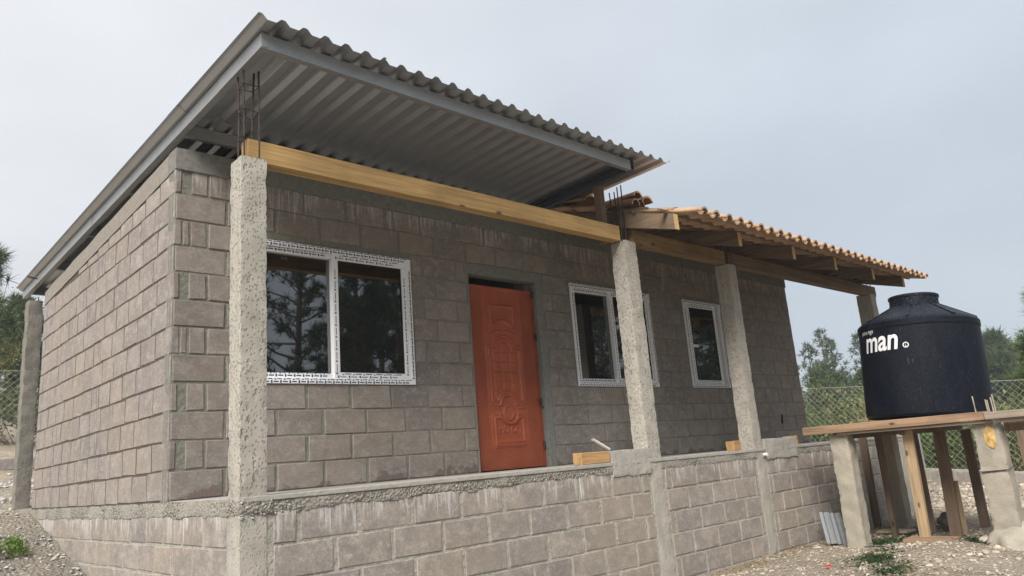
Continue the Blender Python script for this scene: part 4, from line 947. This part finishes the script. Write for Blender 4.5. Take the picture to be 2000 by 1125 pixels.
# ================================================================== plants
def tri_mesh(name, T, mat, parent):
    n = T.shape[0]; me = bpy.data.meshes.new(name); k = T.shape[1]
    me.from_pydata(T.reshape(-1, 3).tolist(), [], np.arange(n*k).reshape(n, k).tolist()); me.materials.append(MAT[mat]); return link(name, me, parent)
def unit(v): return v/np.maximum(np.linalg.norm(v, axis=-1, keepdims=True), 1e-9)
def tufts(C, Dr, L, wd, m, r, up_=0.15):
    """m thin needles round each centre"""
    n = len(C); d = unit(np.repeat(Dr, m, 0)*0.55+r.normal(size=(n*m, 3))*0.75+np.array([0, 0, up_])); c = np.repeat(C, m, 0)
    ln = L*r.uniform(.6, 1.1, (n*m, 1)); p = unit(np.cross(d, r.normal(size=(n*m, 3))))*wd; o = c-d*ln*0.12
    return np.stack([o-p, o+p, c+d*ln], 1)
def pine(x, y, h, crown, r_t, rad, seed, label, mat='needles', tl=0.3, wd=0.012, nb=26, per=7, m=14, group=None, lean=(0, 0), z0=None, cone=0.55, sub=3):
    r = np.random.default_rng(seed); z0 = H(x, y)-0.1 if z0 is None else z0
    root = thing('pine_tree', label, 'pine tree', (x, y, z0), group); n = 9; T = []
    ph = r.uniform(0, 6.28)
    ax = lambda t: np.array([lean[0]*t*h+0.02*h*math.sin(ph+3*t), lean[1]*t*h+0.02*h*math.cos(ph+2.3*t), t*h])
    mb = MB().tube([ax(i/n) for i in range(n+1)], [r_t*(1-0.86*i/n) for i in range(n+1)], 8); C, Dd = [], []; ang = r.uniform(0, 6)
    for b in range(nb):
        t = crown+(1-crown)*((b+0.5)/nb)**0.9; ang += 2.4+r.uniform(-.5, .5); p = ax(t); s = (t-crown)/(1-crown)
        L = rad*(0.35+0.65*math.sin(math.pi*min(1, 0.25+s*0.75)))*(1-cone*s)*r.uniform(.65, 1.15); el = r.uniform(-.15, .35)+0.5*s
        d = np.array([math.cos(ang)*math.cos(el), math.sin(ang)*math.cos(el), math.sin(el)]); pts = [p]; q = p.copy()
        for k in range(4):
            d = unit(d+r.normal(size=3)*0.16+np.array([0, 0, 0.10])); q = q+d*L/4; pts.append(q.copy())
        br = max(0.006, r_t*(1-0.86*t)*0.42); mb.tube(pts, [br*(1-.8*k/4) for k in range(5)], 5, False)
        for k in range(sub):
            i = r.integers(1, 4); sd = unit(d+r.normal(size=3)*0.7); e = pts[i]+sd*L*r.uniform(.2, .42); mb.tube([pts[i], e], [br*.5, br*.2], 4, False)
            for u in range(max(1, per//3)): C.append(pts[i]+(e-pts[i])*r.uniform(.5, 1.05)+r.normal(size=3)*tl*.25); Dd.append(sd)
        for u in range(per): f = r.uniform(1.6, 4.0); i = min(3, int(f)); C.append(pts[i]+(pts[i+1]-pts[i])*(f-i)+r.normal(size=3)*tl*.3); Dd.append(d)
    mb.build('trunk', 'bark', root); tri_mesh('crown', tufts(np.array(C), np.array(Dd), tl, wd, m, r), mat, root); return root
def bush(x, y, rx, ry, h, seed, label, mat, leaf=0.05, n=2600, clumps=26, cat='bush', group=None, name='bush', z0=None):
    r = np.random.default_rng(seed); root = thing(name, label, cat, (x, y, (H(x, y) if z0 is None else z0)-0.03), group)
    cc = np.stack([r.uniform(-1, 1, clumps)*rx, r.uniform(-1, 1, clumps)*ry, h*(0.15+0.75*r.random(clumps)**0.8)], 1)
    keep = (cc[:, 0]/rx)**2*0.6+(cc[:, 1]/ry)**2*0.6+(cc[:, 2]/h-.3)**2 < 0.9; cc = cc[keep] if keep.sum() > 3 else cc; mb = MB()
    for c in cc[::2]: mb.tube([(c[0]*.25, c[1]*.25, 0), (c[0]*.7, c[1]*.7, c[2]*.55), tuple(c)], [0.012, 0.008, 0.004], 4, False)
    mb.build('stem', 'bark', root)
    k = r.integers(0, len(cc), n); p = cc[k]+r.normal(size=(n, 3))*np.array([rx, ry, h])*0.17; p[:, 2] = np.maximum(p[:, 2], 0.02)
    d = unit(r.normal(size=(n, 3))+np.array([0, 0, .5])); s = unit(np.cross(d, r.normal(size=(n, 3)))); L = leaf*r.uniform(.6, 1.3, (n, 1))
    tri_mesh('foliage', np.stack([p-d*L*.5, p+s*L*.28, p+d*L*.7, p-s*L*.28], 1), mat, root); return root
# far pines on the right, above the house end and the tank
far = [(44.4, 16.5, 13.2, 0.62, 'leftmost slim tall pine in the far row right of the house'), (46.9, 16.8, 14.4, 0.66, 'tall slim pine second from left in the far row'), (44.5, 15.1, 13.4, 0.64, 'tall slim pine third from left in the far row'), (50.0, 17.0, 11.6, 0.55, 'shorter pine behind the middle of the far row'), (47.4, 14.7, 13.8, 0.6, 'slim pine of the far row nearest the black tank'), (43.5, 17.6, 11.2, 0.5, 'pine of the far row half hidden by the block wall end')]
for i, (x, y, h, cr, lab) in enumerate(far):
    pine(x, y, h-7.1, 0.56, 0.09, 0.95, 40+i, lab, 'needles', 0.36, 0.026, 15, 5, 9, 'far row of slim pines', z0=H(x, y)-0.3, lean=(r_ := (i % 3-1)*0.012, 0.01), cone=0.25, sub=2)
for i, (x, y, h) in enumerate(((35.3, 12.0, 3.3), (34.3, 10.6, 3.0), (36.8, 10.4, 3.2), (33.0, 13.0, 3.2), (38.5, 13.2, 4.0), (30.5, 9.4, 2.4), (29.5, 10.9, 2.3))):
    pine(x, y, h, 0.08, 0.1, 1.7, 60+i, ('first young pine of the thicket, in its middle', 'young pine of the thicket in front of its middle', 'young pine of the thicket next to the tank', 'young pine of the thicket beside the house wall', 'farther young pine of the thicket behind the others', 'smallest young pine of the thicket near the fence', 'small young pine of the thicket by the wall end')[i], 'needles', 0.5, 0.033, 24, 8, 10, 'young pines in the far thicket', cone=0.6)
pine(46.0, 6.7, 4.7, 0.3, 0.16, 1.9, 81, 'rounded grey green pine just right of the tank, farther off', 'needles', 0.6, 0.04, 40, 11, 11); pine(41.5, 5.6, 3.3, 0.05, 0.15, 2.2, 82, 'low dark pine right of the tank behind the fence', 'needles', 0.55, 0.035, 40, 11, 11)
pine(21.9, -0.75, 4.1, 0.02, 0.12, 1.7, 83, 'bright green bushy pine at the right edge beyond the fence', 'needles_y', 0.32, 0.012, 60, 16, 16, cone=0.75); pine(24.0, 0.1, 2.6, 0.0, 0.1, 1.5, 84, 'smaller green pine left of the bright one at the right edge', 'needles_y', 0.32, 0.014, 44, 14, 14)
# scrub behind the fence
for i, (x, y, rx, ry, h, m, lab) in enumerate(((14.2, 2.3, .8, .9, 1.35, 'leaf', 'dark green scrub behind the fence by the end of the block wall'), (15.0, 1.6, .9, .8, 1.45, 'leaf_y', 'yellow green scrub behind the fence left of the tank'), (13.9, 1.2, .6, .6, .95, 'dry', 'dry brown weeds behind the fence left of the tank'), (16.2, 3.0, 1.2, 1.2, 1.9, 'leaf', 'tall dark scrub farther behind the fence by the house'), (17.5, 1.2, 1.3, 1.3, 1.9, 'leaf', 'dark scrub behind the yellow green scrub'),
        (14.1, 0.1, .7, .7, .95, 'leaf_b', 'bright green shrub behind the fence seen under the platform'), (14.3, -.75, .7, .7, 1.1, 'leaf', 'dark shrub behind the fence right of the steel fence post'), (14.2, -1.6, .7, .7, 1.2, 'leaf_y', 'yellowish shrub behind the fence at the right edge'), (15.6, -2.4, 1, 1, 1.5, 'leaf', 'dark shrub behind the fence right of the front pillar'), (15.4, -.4, 1.0, 1.0, 1.25, 'leaf', 'dark shrub behind the bright green shrub'), (14.0, -2.7, .7, .7, 1.0, 'dry', 'dry weeds behind the fence right of the front pillar'))):
    bush(x, y, rx, ry, h, 100+i, lab, m, 0.07, 2800, 24, 'shrub', 'scrub behind the right fence')
# left side: trees behind the rear corner
pine(1.0, 14.6, 4.3, 0.42, 0.10, 1.3, 121, 'dark pine leaning in from the left edge beyond the fence', 'needles', 0.34, 0.011, 15, 6, 22, lean=(-0.04, 0)); pine(2.7, 22.0, 3.7, 0.2, 0.16, 1.9, 122, 'grey green pine behind the left fence, beside the rear column', 'needles', 0.34, 0.014, 40, 12, 16)
pine(4.4, 27.0, 3.8, 0.2, 0.16, 2.0, 123, 'farther pine partly hidden by the rear column', 'needles', 0.36, 0.016, 36, 12, 14); pine(0.7, 20.5, 3.9, 0.25, 0.13, 1.2, 124, 'pine at the far left edge behind the leaning pine', 'needles', 0.36, 0.014, 36, 12, 14)
for i, (x, y, rx, ry, h, m, lab) in enumerate(((1.5, 18.0, 1.0, .9, 1.9, 'leaf_y', 'yellow green bushy crown behind the left fence'), (1.6, 14.0, 1.2, .6, 1.2, 'leaf', 'dark green bush right behind the left fence'), (3.2, 14.6, 1.0, .6, 1.3, 'leaf', 'dark bush behind the left fence near the rear column'), (0.0, 15.2, 1.0, .6, 1.3, 'leaf_b', 'light green bush at the left edge behind the fence'))):
    bush(x, y, rx, ry, h, 140+i, lab, m, 0.08, 3000, 24, 'bush', 'bushes behind the left fence', z0=H(x, y)+(0.9 if i == 0 else 0))
bush(-0.44, 2.73, .15, .22, .15, 150, 'small green weed clump on the dirt mound at the left edge', 'leaf_b', 0.035, 420, 14, 'weed', None, 'weed')
# cut green sprigs strewn on the ground, and grass blades at the wall foot
def sprigs(name, spots, n, mat, L=0.06):
    P = []
    for (x, y, rx, ry) in spots:
        for _ in range(n): P.append((x+rng.normal()*rx, y+rng.normal()*ry))
    C = np.array([(a, b, H(a, b)+0.035*mnoise.noise((a*1.3, b*1.3, 3))+rng.uniform(.005, .03)) for a, b in P]); d = unit(rng.normal(size=(len(C), 3))*np.array([1, 1, .35])); s = unit(np.cross(d, rng.normal(size=(len(C), 3))))
    return kind(tri_mesh(name, np.stack([C-s*.006, C+s*.006, C+d*L*rng.uniform(.5, 1.2, (len(C), 1))], 1), mat, None), 'stuff')
sprigs('green_clippings', [(5.25, -2.35, .16, .10), (5.05, -2.48, .12, .07), (6.75, -1.95, .16, .1), (6.6, -1.80, .1, .1), (4.75, -2.72, .12, .08), (6.35, -2.9, .12, .08), (8.0, -1.9, .3, .1)], 260, 'clip')
sprigs('grass', [(5.0, -1.32, .5, .05), (6.1, -1.32, .3, .06), (4.5, -2.9, .3, .15)], 90, 'dry', 0.10)
# pines behind the viewpoint (they show as reflections in the window panes)
for i, (x, y, h, cr, rt_, rad, lab) in enumerate(((14.4, -25.8, 15, .30, .26, 4.2, 'tall spreading pine mirrored in the left pane of the large window'), (13.2, -19.0, 11, .08, .2, 3.2, 'dense pine mirrored in the right pane of the large window'), (15.0, -19.5, 12, .1, .2, 3.0, 'second dense pine mirrored in the right pane of the large window'),
        (23.0, -16.6, 10.5, .25, .2, 3.2, 'pine mirrored in the left pane of the middle window'), (27.4, -14.0, 10, .1, .2, 3.2, 'dense pine mirrored in the narrow window'), (17.6, -27.0, 8, .0, .16, 3.0, 'low bushy pine beside the tall mirrored pine'), (30.5, -14.5, 9.5, .05, .2, 3.0, 'farther pine mirrored in the narrow window'))):
    pine(x, y, h, cr, rt_, rad, 160+i, lab, 'needles', 0.42, 0.022, 46, 13, 14, z0=-1.2)

src = None
for i, (x, y, h) in enumerate(((-14, -20, 15), (-8.5, -23, 16), (-3, -20.5, 14), (2.5, -24, 16), (6.5, -19.5, 13), (33, -24, 15), (38, -19, 14), (36, -12, 13), (44, -8, 14), (21, -30, 16), (26, -26, 14))):
    if src is None: src = pine(x, y, 15, 0.12, 0.24, 3.6, 300, 'x', 'needles', 0.5, 0.035, 44, 12, 11, 'pines of the wood in front of the house', z0=-1.2); o = src
    else:
        o = src.copy(); COL.objects.link(o)
        for c in list(src.children): q = c.copy(); COL.objects.link(q); q.parent = o
        o.location = (x, y, -1.2); o.rotation_euler = (0, 0, i*1.3); o.scale = (h/15,)*3
    o['label'] = ('pine of the wood before the house, farthest left behind the viewpoint', 'pine second from the left in the wood behind the viewpoint', 'pine third from the left in the wood behind the viewpoint', 'pine straight before the porch in the wood behind the viewpoint', 'short pine nearest the porch in the wood behind the viewpoint', 'pine before the tank, right of the mirrored pines', 'pine right of the mirrored pines, nearer the fence line', 'shorter pine at the right of the wood, level with the tank', 'pine farthest right in the wood behind the viewpoint', 'tall pine behind the two dense mirrored pines', 'pine between the mirrored pines and the right end of the wood')[i]

# ================================================================== hazy air
hz = bpy.data.materials.new('haze'); hz.use_nodes = True; ht = hz.node_tree; ht.nodes.clear()
pv = ht.nodes.new('ShaderNodeVolumePrincipled'); pv.inputs['Color'].default_value = (0.88, 0.93, 0.98, 1); pv.inputs['Density'].default_value = 0.0019; pv.inputs['Anisotropy'].default_value = 0.2
ho = ht.nodes.new('ShaderNodeOutputMaterial'); ht.links.new(pv.outputs[0], ho.inputs['Volume'])
mb = MB().box((-184, -184, -3.2), (184, 184, 16.5)); me = mb.mesh('haze'); me.materials.append(hz); kind(link('haze', me), 'stuff')
S.cycles.volume_bounces = 0
